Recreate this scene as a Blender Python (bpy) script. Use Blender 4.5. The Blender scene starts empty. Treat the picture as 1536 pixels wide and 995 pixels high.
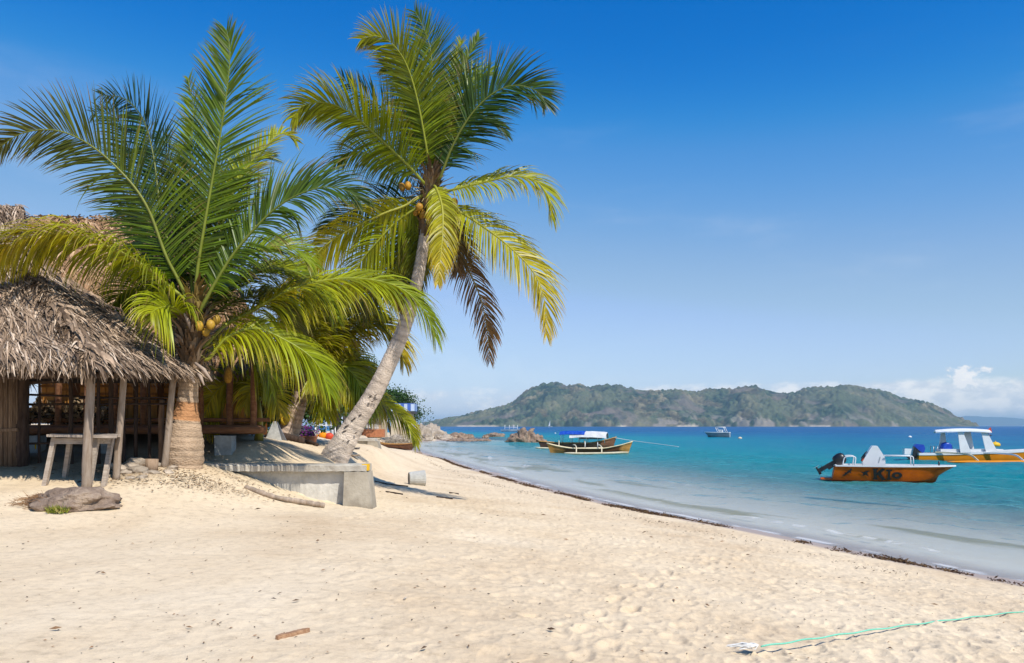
import bpy, bmesh, math, random
import numpy as np
from mathutils import Vector, Matrix, Quaternion
from mathutils.bvhtree import BVHTree

random.seed(7)
RS = np.random.RandomState(11)
S = bpy.context.scene
COL = S.collection
F, CX, HY, EYE = 1205.0, 768.0, 639.0, 2.4      # lens, picture centre, horizon row and eye height of the photograph


def P(px, py, d):
    """world point seen at photo pixel (px, py) at distance d along the view"""
    return Vector(((px - CX) / F * d, d, EYE - (py - HY) / F * d))


# ------------------------------------------------------------------ noise
TBL = np.random.RandomState(3).rand(256, 256)
TBX = np.random.RandomState(4).rand(256, 256)
TBY = np.random.RandomState(5).rand(256, 256)


def vnoise(x, y, seed=0):
    xi = np.floor(x).astype(np.int64); yi = np.floor(y).astype(np.int64)
    fx = x - xi; fy = y - yi
    fx = fx * fx * (3 - 2 * fx); fy = fy * fy * (3 - 2 * fy)
    a = (xi + seed * 37) & 255; b = (yi + seed * 91) & 255
    a1 = (a + 1) & 255; b1 = (b + 1) & 255
    return (TBL[a, b] * (1 - fx) + TBL[a1, b] * fx) * (1 - fy) + (TBL[a, b1] * (1 - fx) + TBL[a1, b1] * fx) * fy


def fbm(x, y, oct=4, seed=0):
    s = 0; amp = 0.5; tot = 0
    for k in range(oct):
        s = s + amp * vnoise(x * 2 ** k + 13.7 * k, y * 2 ** k + 7.1 * k, seed + k)
        tot += amp; amp *= 0.5
    return s / tot


def worley(x, y, seed=0):
    """distance to the nearest jittered cell point, and a random number of that cell"""
    xi = np.floor(x).astype(np.int64); yi = np.floor(y).astype(np.int64)
    best = np.full(x.shape, 9.0); rnd = np.zeros(x.shape); bx = np.zeros(x.shape); by = np.zeros(x.shape)
    for dx in (-1, 0, 1):
        for dy in (-1, 0, 1):
            a = (xi + dx + seed * 17) & 255; b = (yi + dy + seed * 29) & 255
            px = xi + dx + TBX[a, b]; py = yi + dy + TBY[a, b]
            d = np.hypot(px - x, py - y)
            m = d < best
            best = np.where(m, d, best); rnd = np.where(m, TBL[a, b], rnd)
            bx = np.where(m, x - px, bx); by = np.where(m, y - py, by)
    return best, rnd, bx, by


def sstep(a, b, x):
    t = np.clip((x - a) / (b - a), 0, 1)
    return t * t * (3 - 2 * t)


# ------------------------------------------------------------------ the lie of the land
WRACK_PX = [(1536, 880), (1397, 853), (1252, 824), (1107, 795), (1000, 774.5), (900, 755.5), (781, 725.5), (693, 700.5),
            (640, 684), (612, 674), (596, 667)]
WRACK_Z = 0.10
wr = []
for px, py in WRACK_PX:
    d = (EYE - WRACK_Z) * F / (py - HY)
    wr.append(((px - CX) / F * d, d))
WRACK = np.array(wr)
_line = [(60.0, -60.0), (30.0, -22.0), (18.0, -7.0), (11.6, 3.5)] + [tuple(p) for p in WRACK] + \
        [(-15.6, 112.0), (-13.5, 128.0), (-9.5, 140.0), (-9.5, 152.0), (-22.0, 175.0), (-60.0, 260.0), (-240.0, 520.0), (-1500.0, 1800.0), (-9000.0, 6000.0)]
_line = np.array(_line)
SHORE_OFF = 0.75


def shore_dist(x, y):
    """metres inland of the wrack line (negative: out to sea)"""
    x = np.asarray(x, float); y = np.asarray(y, float)
    best = np.full(x.shape, 1e9); sgn = np.ones(x.shape)
    for (ax, ay), (bx, by) in zip(_line[:-1], _line[1:]):
        ux, uy = bx - ax, by - ay
        L2 = ux * ux + uy * uy
        t = np.clip(((x - ax) * ux + (y - ay) * uy) / L2, 0, 1)
        d = np.hypot(x - ax - t * ux, y - ay - t * uy)
        m = d < best
        c = ux * (y - ay) - uy * (x - ax)      # left of the line: inland
        best = np.where(m, d, best); sgn = np.where(m, np.where(c > 0, 1.0, -1.0), sgn)
    return best * sgn


S_IN = np.array([-9000, -900, -400, -150, -60, -30, -16, -8, -4, -2, -0.75, 0, 1, 3, 6, 9.5, 14, 25, 60, 200, 3000.])
Z_IN = np.array([-55, -40, -24, -11, -5.0, -2.3, -1.05, -0.40, -0.15, -0.055, 0.0, 0.10, 0.21, 0.43, 0.76, 1.07, 1.15, 1.5, 2.6, 5.0, 14.])

# the raised sand behind the sea wall
TERR = np.array([(-2.62, 14.42), (-4.35, 23.6), (-4.2, 29.3), (-7.2, 45), (-14, 80), (-60, 80), (-60, 14.42), (-5.55, 14.42)])


def in_poly_dist(x, y, poly):
    inside = np.zeros(x.shape, bool); best = np.full(x.shape, 1e9)
    n = len(poly)
    for i in range(n):
        ax, ay = poly[i]; bx, by = poly[(i + 1) % n]
        cond = ((ay > y) != (by > y)) & (x < (bx - ax) * (y - ay) / ((by - ay) if abs(by - ay) > 1e-9 else 1e-9) + ax)
        inside ^= cond
        ux, uy = bx - ax, by - ay
        t = np.clip(((x - ax) * ux + (y - ay) * uy) / (ux * ux + uy * uy), 0, 1)
        best = np.minimum(best, np.hypot(x - ax - t * ux, y - ay - t * uy))
    return np.where(inside, best, -best)


def ground(x, y, s=None):
    x = np.asarray(x, float); y = np.asarray(y, float)
    if s is None:
        s = shore_dist(x, y)
    z = np.interp(s, S_IN, Z_IN)
    near = sstep(60, 40, y)
    z = z + 0.50 * sstep(-3.0, -5.9, x) * sstep(10.2, 14.2, y) * near + 0.10 * sstep(-4, -8, x) * sstep(6, 11, y) * near + 0.13 * sstep(-3.5, -5.6, x) * sstep(9.3, 11.4, y) * near
    t = in_poly_dist(x, y, TERR)
    top = 1.66 + 0.40 * sstep(0.6, 5.0, t) + 0.25 * (fbm(x * 0.35, y * 0.35, 3, 5) - 0.5) * sstep(0.3, 2, t)
    top = top + 0.34 * sstep(-3.5, -5.3, x) * sstep(14.75, 16.5, y) * sstep(24, 19, y)
    xr = np.interp(y, [14.42, 23.6, 29.3, 45, 80], [-2.62, -4.35, -4.2, -7.2, -14.0])
    w = sstep(0.02, 0.28, y - 14.42) * sstep(-0.25, 0.45 + 0.5 * sstep(15.0, 17.0, y), xr - x) * sstep(80, 60, y)
    return np.where(w > 0, z * (1 - w) + np.maximum(top, z) * w, z)


def G(x, y):
    return float(ground(np.array([x]), np.array([y]))[0])


# ------------------------------------------------------------------ meshes
class MB:
    """collects shapes and links them as one mesh object"""
    def __init__(self):
        self.v = []; self.f = []; self.c = []; self.m = []; self.sm = []

    def add(self, verts, faces, tint=(1, 1, 1), mat=0, smooth=False):
        o = len(self.v)
        self.v.extend([tuple(p) for p in verts])
        if len(tint) and hasattr(tint[0], '__len__'):
            self.c.extend(tint)
        else:
            self.c.extend([tint] * len(verts))
        for f in faces:
            self.f.append(tuple(i + o for i in f)); self.m.append(mat); self.sm.append(smooth)

    def tube(self, pts, rad, seg=8, tint=(1, 1, 1), mat=0, cap=True, smooth=True, jitter=0.0):
        pts = [Vector(p) for p in pts]; n = len(pts)
        if not hasattr(rad, '__len__'):
            rad = [rad] * n
        T = []
        for i in range(n):
            t = pts[min(i + 1, n - 1)] - pts[max(i - 1, 0)]
            T.append(t.normalized() if t.length > 1e-9 else Vector((0, 0, 1)))
        ref = Vector((0, 0, 1)) if abs(T[0].z) < 0.9 else Vector((0, 1, 0))
        a = (ref - T[0] * ref.dot(T[0])).normalized()
        vs = []; cs = []
        for i in range(n):
            a = (a - T[i] * a.dot(T[i])).normalized(); b = T[i].cross(a)
            for k in range(seg):
                th = 2 * math.pi * k / seg
                r = rad[i] * (1 + (random.uniform(-jitter, jitter) if jitter else 0))
                vs.append(pts[i] + (a * math.cos(th) + b * math.sin(th)) * r)
                cs.append(tint[i] if hasattr(tint[0], '__len__') else tint)
        fs = []
        for i in range(n - 1):
            for k in range(seg):
                k2 = (k + 1) % seg
                fs.append((i * seg + k, i * seg + k2, (i + 1) * seg + k2, (i + 1) * seg + k))
        if cap:
            fs.append(tuple(range(seg - 1, -1, -1))); fs.append(tuple(range((n - 1) * seg, n * seg)))
        self.add(vs, fs, cs, mat, smooth)

    def box(self, c, size, ax=None, tint=(1, 1, 1), mat=0, jit=0.0):
        """box of given size about c; ax: three axes (columns)"""
        c = Vector(c)
        if ax is None:
            ax = (Vector((1, 0, 0)), Vector((0, 1, 0)), Vector((0, 0, 1)))
        hx, hy, hz = [s / 2 for s in size]
        vs = []
        for sx in (-1, 1):
            for sy in (-1, 1):
                for sz in (-1, 1):
                    p = c + ax[0] * hx * sx + ax[1] * hy * sy + ax[2] * hz * sz
                    if jit:
                        p = p + Vector([random.uniform(-jit, jit) for _ in range(3)])
                    vs.append(p)
        self.add(vs, [(0, 1, 3, 2), (4, 6, 7, 5), (0, 4, 5, 1), (2, 3, 7, 6), (0, 2, 6, 4), (1, 5, 7, 3)], tint, mat)

    def bar(self, a, b, w, h, up=(0, 0, 1), tint=(1, 1, 1), mat=0):
        a = Vector(a); b = Vector(b); t = (b - a); L = t.length; t.normalize()
        up = Vector(up); s = t.cross(up)
        s = s.normalized() if s.length > 1e-6 else t.cross(Vector((1, 0, 0))).normalized()
        u = s.cross(t)
        self.box((a + b) / 2, (L, w, h), (t, s, u), tint, mat)

    def prism(self, poly, off, tint=(1, 1, 1), mat=0):
        """closed polygon (list of points) extruded by the vector off"""
        n = len(poly); off = Vector(off); poly = [Vector(p) for p in poly]
        vs = poly + [p + off for p in poly]
        fs = [tuple(range(n - 1, -1, -1)), tuple(range(n, 2 * n))]
        for i in range(n):
            j = (i + 1) % n
            fs.append((i, j, n + j, n + i))
        self.add(vs, fs, tint, mat)

    def ell(self, c, r, seg=10, rings=7, tint=(1, 1, 1), mat=0, axis=None):
        c = Vector(c)
        q = Vector((0, 0, 1)).rotation_difference(Vector(axis).normalized()) if axis is not None else None
        vs = []; fs = []
        for i in range(rings + 1):
            ph = math.pi * i / rings
            for k in range(seg):
                th = 2 * math.pi * k / seg
                p = Vector((r[0] * math.sin(ph) * math.cos(th), r[1] * math.sin(ph) * math.sin(th), r[2] * math.cos(ph)))
                if q:
                    p = q @ p
                vs.append(c + p)
        for i in range(rings):
            for k in range(seg):
                k2 = (k + 1) % seg
                fs.append((i * seg + k, (i + 1) * seg + k, (i + 1) * seg + k2, i * seg + k2))
        self.add(vs, fs, tint, mat, True)

    def loft(self, secs, closed=False, tint=(1, 1, 1), mat=0, smooth=False, cap=False):
        n = len(secs[0]); vs = [p for s in secs for p in s]; fs = []
        m = n if closed else n - 1
        for i in range(len(secs) - 1):
            for k in range(m):
                k2 = (k + 1) % n
                fs.append((i * n + k, i * n + k2, (i + 1) * n + k2, (i + 1) * n + k))
        if cap:
            fs.append(tuple(range(n - 1, -1, -1))); fs.append(tuple(range((len(secs) - 1) * n, len(secs) * n)))
        self.add(vs, fs, tint, mat, smooth)

    def build(self, name, mats, parent=None, loc=None, clean=False):
        me = bpy.data.meshes.new(name)
        o = bpy.data.objects.new(name, me); COL.objects.link(o)
        base = Vector((0, 0, 0))
        if parent is not None:
            o.parent = parent
            p = parent
            while p is not None:
                base = base + p.location; p = p.parent
        if loc is not None:
            o.location = Vector(loc) - base; base = Vector(loc)
        v = np.array(self.v, dtype=np.float64) - np.array(base)
        me.from_pydata([tuple(p) for p in v], [], self.f)
        if not isinstance(mats, (list, tuple)):
            mats = [mats]
        for m in mats:
            me.materials.append(m)
        me.polygons.foreach_set('material_index', self.m)
        me.polygons.foreach_set('use_smooth', self.sm)
        at = me.color_attributes.new('tint', 'FLOAT_COLOR', 'POINT')
        cc = np.ones((len(self.v), 4), dtype=np.float32); cc[:, :3] = np.array(self.c, dtype=np.float32)
        at.data.foreach_set('color', cc.ravel())
        if clean:
            bm = bmesh.new(); bm.from_mesh(me); bmesh.ops.recalc_face_normals(bm, faces=bm.faces); bm.to_mesh(me); bm.free()
        me.update()
        return o


def thing(name, label, cat, loc, group=None, rz=0.0):
    o = bpy.data.objects.new(name, None); COL.objects.link(o)
    o.empty_display_size = 0.2
    o.location = Vector(loc); o.rotation_euler = (0, 0, rz)
    return tag(o, label, cat, group)


def tag(o, label, cat, group=None, kind=None):
    if label: o['label'] = label
    if cat: o['category'] = cat
    if group: o['group'] = group
    if kind: o['kind'] = kind
    return o


def catmull(pts, n):
    pts = [Vector(p) for p in pts]
    q = [pts[0] * 2 - pts[1]] + pts + [pts[-1] * 2 - pts[-2]]
    dense = []
    for i in range(1, len(q) - 2):
        for k in range(16):
            t = k / 16
            a, b, c, d = q[i - 1], q[i], q[i + 1], q[i + 2]
            dense.append(0.5 * ((2 * b) + (c - a) * t + (2 * a - 5 * b + 4 * c - d) * t * t + (3 * b - a - 3 * c + d) * t ** 3))
    dense.append(pts[-1])
    L = [0]
    for a, b in zip(dense[:-1], dense[1:]):
        L.append(L[-1] + (b - a).length)
    out = []; j = 0
    for k in range(n):
        s = L[-1] * k / (n - 1)
        while j < len(L) - 2 and L[j + 1] < s: j += 1
        t = (s - L[j]) / max(L[j + 1] - L[j], 1e-9)
        out.append(dense[j].lerp(dense[j + 1], min(max(t, 0), 1)))
    return out, L[-1]


# ------------------------------------------------------------------ materials
def M(name, c1, c2=None, scale=3.0, rough=0.8, bump=0.0, bscale=30.0, tint=True, spec=0.3, stretch=(1, 1, 1), transl=0.0,
      metal=0.0, c3=None, detail=5.0, bdist=0.02):
    m = bpy.data.materials.new(name); m.use_nodes = True
    nt = m.node_tree; N = nt.nodes; L = nt.links
    bs = N['Principled BSDF']; out = N['Material Output']
    bs.inputs['Roughness'].default_value = rough
    bs.inputs['Specular IOR Level'].default_value = spec
    bs.inputs['Metallic'].default_value = metal
    tc = N.new('ShaderNodeTexCoord'); mp = N.new('ShaderNodeMapping'); mp.inputs['Scale'].default_value = stretch
    L.new(tc.outputs['Object'], mp.inputs['Vector'])
    ns = N.new('ShaderNodeTexNoise'); ns.inputs['Scale'].default_value = scale; ns.inputs['Detail'].default_value = detail
    ns.inputs['Roughness'].default_value = 0.65
    L.new(mp.outputs['Vector'], ns.inputs['Vector'])
    rp = N.new('ShaderNodeValToRGB')
    c2 = c2 or c1
    rp.color_ramp.elements[0].position = 0.34; rp.color_ramp.elements[0].color = (*c1, 1)
    rp.color_ramp.elements[1].position = 0.66; rp.color_ramp.elements[1].color = (*c2, 1)
    if c3:
        e = rp.color_ramp.elements.new(0.5); e.color = (*c3, 1)
    L.new(ns.outputs['Fac'], rp.inputs['Fac'])
    col = rp.outputs['Color']
    if tint:
        at = N.new('ShaderNodeAttribute'); at.attribute_name = 'tint'
        mx = N.new('ShaderNodeMix'); mx.data_type = 'RGBA'; mx.blend_type = 'MULTIPLY'; mx.inputs['Factor'].default_value = 1.0
        L.new(col, mx.inputs['A']); L.new(at.outputs['Color'], mx.inputs['B'])
        col = mx.outputs['Result']
    L.new(col, bs.inputs['Base Color'])
    if bump:
        nb = N.new('ShaderNodeTexNoise'); nb.inputs['Scale'].default_value = bscale; nb.inputs['Detail'].default_value = 4
        L.new(mp.outputs['Vector'], nb.inputs['Vector'])
        bp = N.new('ShaderNodeBump'); bp.inputs['Strength'].default_value = bump; bp.inputs['Distance'].default_value = bdist
        L.new(nb.outputs['Fac'], bp.inputs['Height']); L.new(bp.outputs['Normal'], bs.inputs['Normal'])
    if transl:
        tr = N.new('ShaderNodeBsdfTranslucent'); ms = N.new('ShaderNodeMixShader'); ms.inputs['Fac'].default_value = transl
        g = N.new('ShaderNodeMix'); g.data_type = 'RGBA'; g.blend_type = 'MULTIPLY'; g.inputs['Factor'].default_value = 1.0
        g.inputs['B'].default_value = (2.2, 1.8, 0.7, 1)
        L.new(col, g.inputs['A']); L.new(g.outputs['Result'], tr.inputs['Color'])
        L.new(bs.outputs['BSDF'], ms.inputs[1]); L.new(tr.outputs['BSDF'], ms.inputs[2])
        L.new(ms.outputs['Shader'], out.inputs['Surface'])
    return m


W1 = (1, 1, 1)
MT = {}
MT['leaf'] = M('palm_leaf', (0.9, 0.9, 0.9), (1.1, 1.1, 1.1), 2.0, 0.40, spec=0.34, transl=0.30)
MT['midrib'] = M('palm_midrib', (0.85, 0.85, 0.85), (1.1, 1.1, 1.1), 6.0, 0.45, spec=0.4)
MT['bark'] = M('palm_bark', (0.74, 0.72, 0.70), (1.12, 1.1, 1.08), 5.0, 0.9, 0.95, 26.0, stretch=(1, 1, 1.6), bdist=0.03)
MT['fibre'] = M('palm_fibre', (0.10, 0.06, 0.03), (0.30, 0.20, 0.12), 12.0, 0.95, 0.6, 40.0, stretch=(3, 3, 0.6))
MT['coconut'] = M('coconut_husk', (0.30, 0.17, 0.02), (0.54, 0.32, 0.04), 14.0, 0.5)
MT['thatch'] = M('grey_thatch', (0.75, 0.75, 0.75), (1.2, 1.2, 1.2), 9.0, 0.95, 0.4, 60.0, spec=0.1)
MT['thatch_base'] = M('thatch_underlay', (0.07, 0.055, 0.045), (0.17, 0.14, 0.115), 14.0, 0.95, 1.0, 40.0, spec=0.1)
MT['post'] = M('weathered_pole', (0.30, 0.22, 0.155), (0.46, 0.37, 0.29), 6.0, 0.85, 0.5, 30.0, stretch=(4, 4, 0.7), spec=0.2)
MT['darkpole'] = M('dark_pole', (0.035, 0.022, 0.016), (0.09, 0.06, 0.045), 6.0, 0.85, 0.5, 30.0, stretch=(4, 4, 0.7), spec=0.2)
MT['logwood'] = M('red_brown_log', (0.20, 0.085, 0.04), (0.36, 0.17, 0.08), 5.0, 0.8, 0.5, 30.0, stretch=(0.6, 4, 4), spec=0.2)
MT['orange_wood'] = M('orange_plank', (0.62, 0.25, 0.04), (0.80, 0.37, 0.08), 4.0, 0.6, 0.3, 30.0, stretch=(3, 3, 0.5))
MT['table_wood'] = M('grey_table_wood', (0.34, 0.27, 0.21), (0.55, 0.46, 0.37), 7.0, 0.8, 0.4, 40.0, stretch=(0.7, 5, 5), spec=0.2)
MT['reed'] = M('reed_panel', (0.14, 0.09, 0.06), (0.30, 0.21, 0.14), 9.0, 0.9, 0.6, 40.0, stretch=(8, 8, 0.5), spec=0.1)
MT['concrete'] = M('sea_wall_concrete', (0.44, 0.42, 0.37), (0.70, 0.66, 0.58), 2.3, 0.9, 0.5, 25.0, c3=(0.60, 0.57, 0.50), spec=0.15)
MT['concrete_cap'] = M('wall_cap_concrete', (0.40, 0.36, 0.30), (0.58, 0.54, 0.46), 3.0, 0.9, 0.5, 25.0, spec=0.15)
MT['concrete_tan'] = M('buttress_concrete', (0.26, 0.22, 0.165), (0.46, 0.405, 0.315), 2.2, 0.9, 0.7, 14.0, spec=0.15)
MT['block'] = M('grey_block', (0.36, 0.36, 0.34), (0.55, 0.55, 0.52), 5.0, 0.9, 0.4, 20.0)
MT['rock'] = M('brown_rock', (0.13, 0.085, 0.06), (0.42, 0.31, 0.23), 2.2, 0.9, 0.9, 9.0, c3=(0.27, 0.19, 0.135), spec=0.2, bdist=0.08)
MT['pale_rock'] = M('pale_rock', (0.27, 0.22, 0.17), (0.52, 0.44, 0.35), 1.6, 0.9, 0.8, 6.0, spec=0.2, bdist=0.1)
MT['boulder'] = M('boulder_rock', (0.17, 0.13, 0.105), (0.40, 0.33, 0.27), 4.0, 0.95, 0.9, 22.0, c3=(0.28, 0.22, 0.18), spec=0.1, bdist=0.05)
MT['stone'] = M('rubble_stone', (0.27, 0.21, 0.155), (0.52, 0.43, 0.33), 6.0, 0.9, 0.6, 30.0)
MT['treeleaf'] = M('tree_leaf', (0.85, 0.85, 0.85), (1.15, 1.15, 1.15), 1.0, 0.5, transl=0.25)
MT['treebark'] = M('tree_bark', (0.09, 0.06, 0.04), (0.2, 0.15, 0.1), 4.0, 0.9, 0.5)
MT['litter'] = M('dry_litter', (0.9, 0.9, 0.9), (1.1, 1.1, 1.1), 2.0, 0.9, spec=0.1)
MT['drift'] = M('driftwood', (0.30, 0.15, 0.075), (0.52, 0.32, 0.19), 14.0, 0.85, 0.6, 50.0, stretch=(0.4, 3, 3), spec=0.2)
MT['white'] = M('white_paint', (0.76, 0.76, 0.75), (0.83, 0.83, 0.82), 3.0, 0.35, spec=0.5)
MT['hull_orange'] = M('worn_orange_paint', (0.42, 0.070, 0.002), (0.78, 0.155, 0.003), 1.6, 0.5, 0.1, 20.0, c3=(0.60, 0.11, 0.003), spec=0.18)
MT['hull_yellow'] = M('bright_orange_paint', (0.80, 0.25, 0.005), (0.86, 0.30, 0.01), 2.0, 0.5, spec=0.18)
MT['black'] = M('black_plastic', (0.012, 0.012, 0.013), (0.02, 0.02, 0.022), 6.0, 0.35, spec=0.5)
MT['blackpaint'] = M('black_lettering', (0.014, 0.012, 0.01), (0.03, 0.025, 0.02), 6.0, 0.5)
MT['steel'] = M('grey_metal', (0.45, 0.45, 0.46), (0.6, 0.6, 0.61), 6.0, 0.35, metal=0.6)
MT['blue'] = M('blue_plastic', (0.01, 0.05, 0.38), (0.02, 0.08, 0.50), 5.0, 0.3, spec=0.5)
MT['bluetarp'] = M('blue_tarpaulin', (0.006, 0.05, 0.36), (0.02, 0.10, 0.52), 3.0, 0.5)
MT['greytarp'] = M('pale_tarpaulin', (0.55, 0.54, 0.52), (0.75, 0.73, 0.70), 2.0, 0.7)
MT['canoe'] = M('varnished_canoe', (0.36, 0.18, 0.05), (0.58, 0.32, 0.10), 3.0, 0.6, stretch=(0.5, 2, 2))
MT['canoe_dark'] = M('dark_canoe', (0.08, 0.035, 0.02), (0.17, 0.08, 0.045), 3.0, 0.6, stretch=(0.5, 2, 2))
MT['float_wood'] = M('pale_float_wood', (0.62, 0.52, 0.32), (0.80, 0.70, 0.50), 4.0, 0.6)
MT['grey_paint'] = M('grey_boat_paint', (0.20, 0.24, 0.27), (0.30, 0.35, 0.38), 2.0, 0.5)
MT['rope'] = M('green_rope', (0.14, 0.52, 0.36), (0.22, 0.64, 0.46), 40.0, 0.7)
MT['whiterope'] = M('white_rope', (0.70, 0.68, 0.62), (0.85, 0.83, 0.78), 40.0, 0.8)
MT['yellow'] = M('yellow_paint', (0.75, 0.42, 0.01), (0.85, 0.52, 0.02), 5.0, 0.5)
MT['red'] = M('red_plastic', (0.55, 0.05, 0.02), (0.65, 0.08, 0.03), 5.0, 0.5)
MT['terracotta'] = M('terracotta', (0.40, 0.15, 0.07), (0.52, 0.21, 0.10), 6.0, 0.85)
MT['cream'] = M('cream_render', (0.62, 0.50, 0.34), (0.74, 0.62, 0.46), 1.5, 0.9)
MT['tan'] = M('tan_render', (0.45, 0.33, 0.20), (0.62, 0.48, 0.32), 1.5, 0.9)
MT['slab'] = M('dark_slab', (0.05, 0.045, 0.05), (0.09, 0.08, 0.08), 2.0, 0.8)
MT['bluepanel'] = M('blue_railing_panel', (0.05, 0.12, 0.42), (0.08, 0.17, 0.50), 2.0, 0.5)
MT['palepanel'] = M('pale_railing_panel', (0.45, 0.55, 0.72), (0.55, 0.64, 0.78), 2.0, 0.5)
MT['purple'] = M('purple_petal', (0.22, 0.02, 0.26), (0.34, 0.05, 0.36), 5.0, 0.6, transl=0.2)
MT['wicker'] = M('ochre_wicker', (0.36, 0.17, 0.02), (0.62, 0.34, 0.05), 20.0, 0.7, 0.6, 50.0)
MT['slate'] = M('slate_blue', (0.16, 0.18, 0.22), (0.24, 0.26, 0.30), 3.0, 0.6)

# ================================================================== light, sky, camera
EL = math.radians(50); SX, SY = 0.64, -0.77
SUN_DIR = Vector((SX * math.cos(EL), SY * math.cos(EL), math.sin(EL))).normalized()
ld = bpy.data.lights.new('sun', 'SUN'); ld.energy = 4.9; ld.angle = math.radians(0.53); ld.color = (1.0, 0.945, 0.86)
sun = bpy.data.objects.new('sun', ld); COL.objects.link(sun); sun.location = (0, 0, 60)
sun.rotation_euler = SUN_DIR.to_track_quat('Z', 'Y').to_euler()

w = bpy.data.worlds.new('World'); S.world = w; w.use_nodes = True
nt = w.node_tree; N = nt.nodes; L = nt.links
bg = N['Background']; bg.inputs['Strength'].default_value = 0.10
sky = N.new('ShaderNodeTexSky'); sky.sky_type = 'NISHITA'; sky.sun_disc = False
sky.sun_elevation = EL; sky.sun_rotation = math.atan2(SX, SY)
sky.altitude = 0; sky.air_density = 1.0; sky.dust_density = 0.0; sky.ozone_density = 2.0
# the photograph's contrast and polarised blue, as a tone curve on the sky
sc_ = N.new('ShaderNodeVectorMath'); sc_.operation = 'SCALE'; sc_.inputs['Scale'].default_value = 0.1
L.new(sky.outputs['Color'], sc_.inputs[0])
cv = N.new('ShaderNodeRGBCurve'); L.new(sc_.outputs[0], cv.inputs['Color'])
for k, pts in enumerate((((0.04, 0.0), (0.108, 0.0), (0.13, 0.012), (0.162, 0.084), (0.30, 0.345), (0.744, 0.66), (1.0, 0.78)),
                         ((0.06, 0.05), (0.187, 0.158), (0.266, 0.309), (0.455, 0.54), (0.80, 0.79), (1.0, 0.86)),
                         ((0.10, 0.18), (0.335, 0.578), (0.441, 0.715), (0.622, 0.80), (0.68, 0.93), (1.0, 1.0)))):
    c = cv.mapping.curves[k]
    c.points[0].location = (0, 0); c.points[1].location = pts[-1]
    for p in pts[:-1]: c.points.new(*p)
cv.mapping.update()
hs = N.new('ShaderNodeVectorMath'); hs.operation = 'SCALE'; hs.inputs['Scale'].default_value = 10.0
L.new(cv.outputs['Color'], hs.inputs[0])
# clouds low over the horizon, laid out by direction as on any sky dome
tc = N.new('ShaderNodeTexCoord')
sp = N.new('ShaderNodeSeparateXYZ'); L.new(tc.outputs['Generated'], sp.inputs['Vector'])


def vm(op, a, b=None, c=None):
    n = N.new('ShaderNodeMath'); n.operation = op
    for i, x in enumerate((a, b, c)):
        if x is None: continue
        if isinstance(x, (int, float)): n.inputs[i].default_value = x
        else: L.new(x, n.inputs[i])
    return n.outputs[0]


def mapr(x, a, b, c, d):
    n = N.new('ShaderNodeMapRange'); n.interpolation_type = 'SMOOTHSTEP'
    L.new(x, n.inputs[0])
    for i, v in enumerate((a, b, c, d)): n.inputs[i + 1].default_value = v
    return n.outputs[0]


def cl_noise(scale, stretch, off, det=9, rough=0.58):
    mp = N.new('ShaderNodeMapping'); mp.inputs['Scale'].default_value = stretch; mp.inputs['Location'].default_value = off
    L.new(tc.outputs['Generated'], mp.inputs['Vector'])
    n = N.new('ShaderNodeTexNoise'); n.inputs['Scale'].default_value = scale; n.inputs['Detail'].default_value = det
    n.inputs['Roughness'].default_value = rough
    L.new(mp.outputs['Vector'], n.inputs['Vector'])
    return n.outputs['Fac']


X, Z = sp.outputs['X'], sp.outputs['Z']
n1 = cl_noise(9.0, (1, 1, 3.2), (0.3, 0.1, 0.0))
n2 = cl_noise(34.0, (1, 1, 2.0), (1.3, 0.4, 0.2))
n4 = cl_noise(110.0, (1, 1, 1.3), (0.2, 2.4, 0.9), 6, 0.6)
band = vm('MULTIPLY', mapr(Z, 0.004, 0.02, 0.55, 1.0), mapr(Z, 0.034, 0.074, 1.0, 0.0))
side = mapr(X, -0.14, 0.50, 0.68, 1.0)
dens = vm('ADD', vm('MULTIPLY', n1, 0.75), vm('MULTIPLY', n2, 0.42))
lump_d = vm('SQRT', vm('ADD', vm('POWER', vm('MULTIPLY', vm('SUBTRACT', X, 0.490), 1.0), 2.0), vm('POWER', vm('MULTIPLY', vm('SUBTRACT', Z, 0.052), 1.5), 2.0)))
wob = vm('ADD', vm('MULTIPLY', vm('SUBTRACT', n2, 0.5), 0.05), vm('MULTIPLY', vm('SUBTRACT', n4, 0.5), 0.045))
lump = mapr(vm('ADD', lump_d, wob), 0.010, 0.020, 1.0, 0.0)
c_band = mapr(vm('MULTIPLY', vm('MULTIPLY', dens, band), side), 0.27, 0.50, 0.0, 0.80)
# thin veils higher up
n3 = cl_noise(2.2, (1.0, 1.0, 4.5), (2.0, 0.7, 0.4), 6, 0.55)
veil = vm('MULTIPLY', mapr(n3, 0.46, 0.78, 0.0, 0.30), vm('MULTIPLY', mapr(Z, 0.10, 0.22, 0.3, 1.0), mapr(Z, 0.26, 0.42, 1.0, 0.0)))
mask = vm('MINIMUM', vm('MAXIMUM', c_band, vm('MAXIMUM', vm('MULTIPLY', lump, 0.95), veil)), 1.0)
ccol = N.new('ShaderNodeMix'); ccol.data_type = 'RGBA'
ccol.inputs['A'].default_value = (7.4, 8.0, 8.9, 1); ccol.inputs['B'].default_value = (10.6, 10.5, 10.4, 1)
L.new(vm('MAXIMUM', mapr(n2, 0.40, 0.62, 0.0, 1.0), vm('MULTIPLY', lump, 0.8)), ccol.inputs['Factor'])
mx = N.new('ShaderNodeMix'); mx.data_type = 'RGBA'
L.new(mask, mx.inputs['Factor']); L.new(hs.outputs[0], mx.inputs['A']); L.new(ccol.outputs['Result'], mx.inputs['B'])
L.new(mx.outputs['Result'], bg.inputs['Color'])

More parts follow.
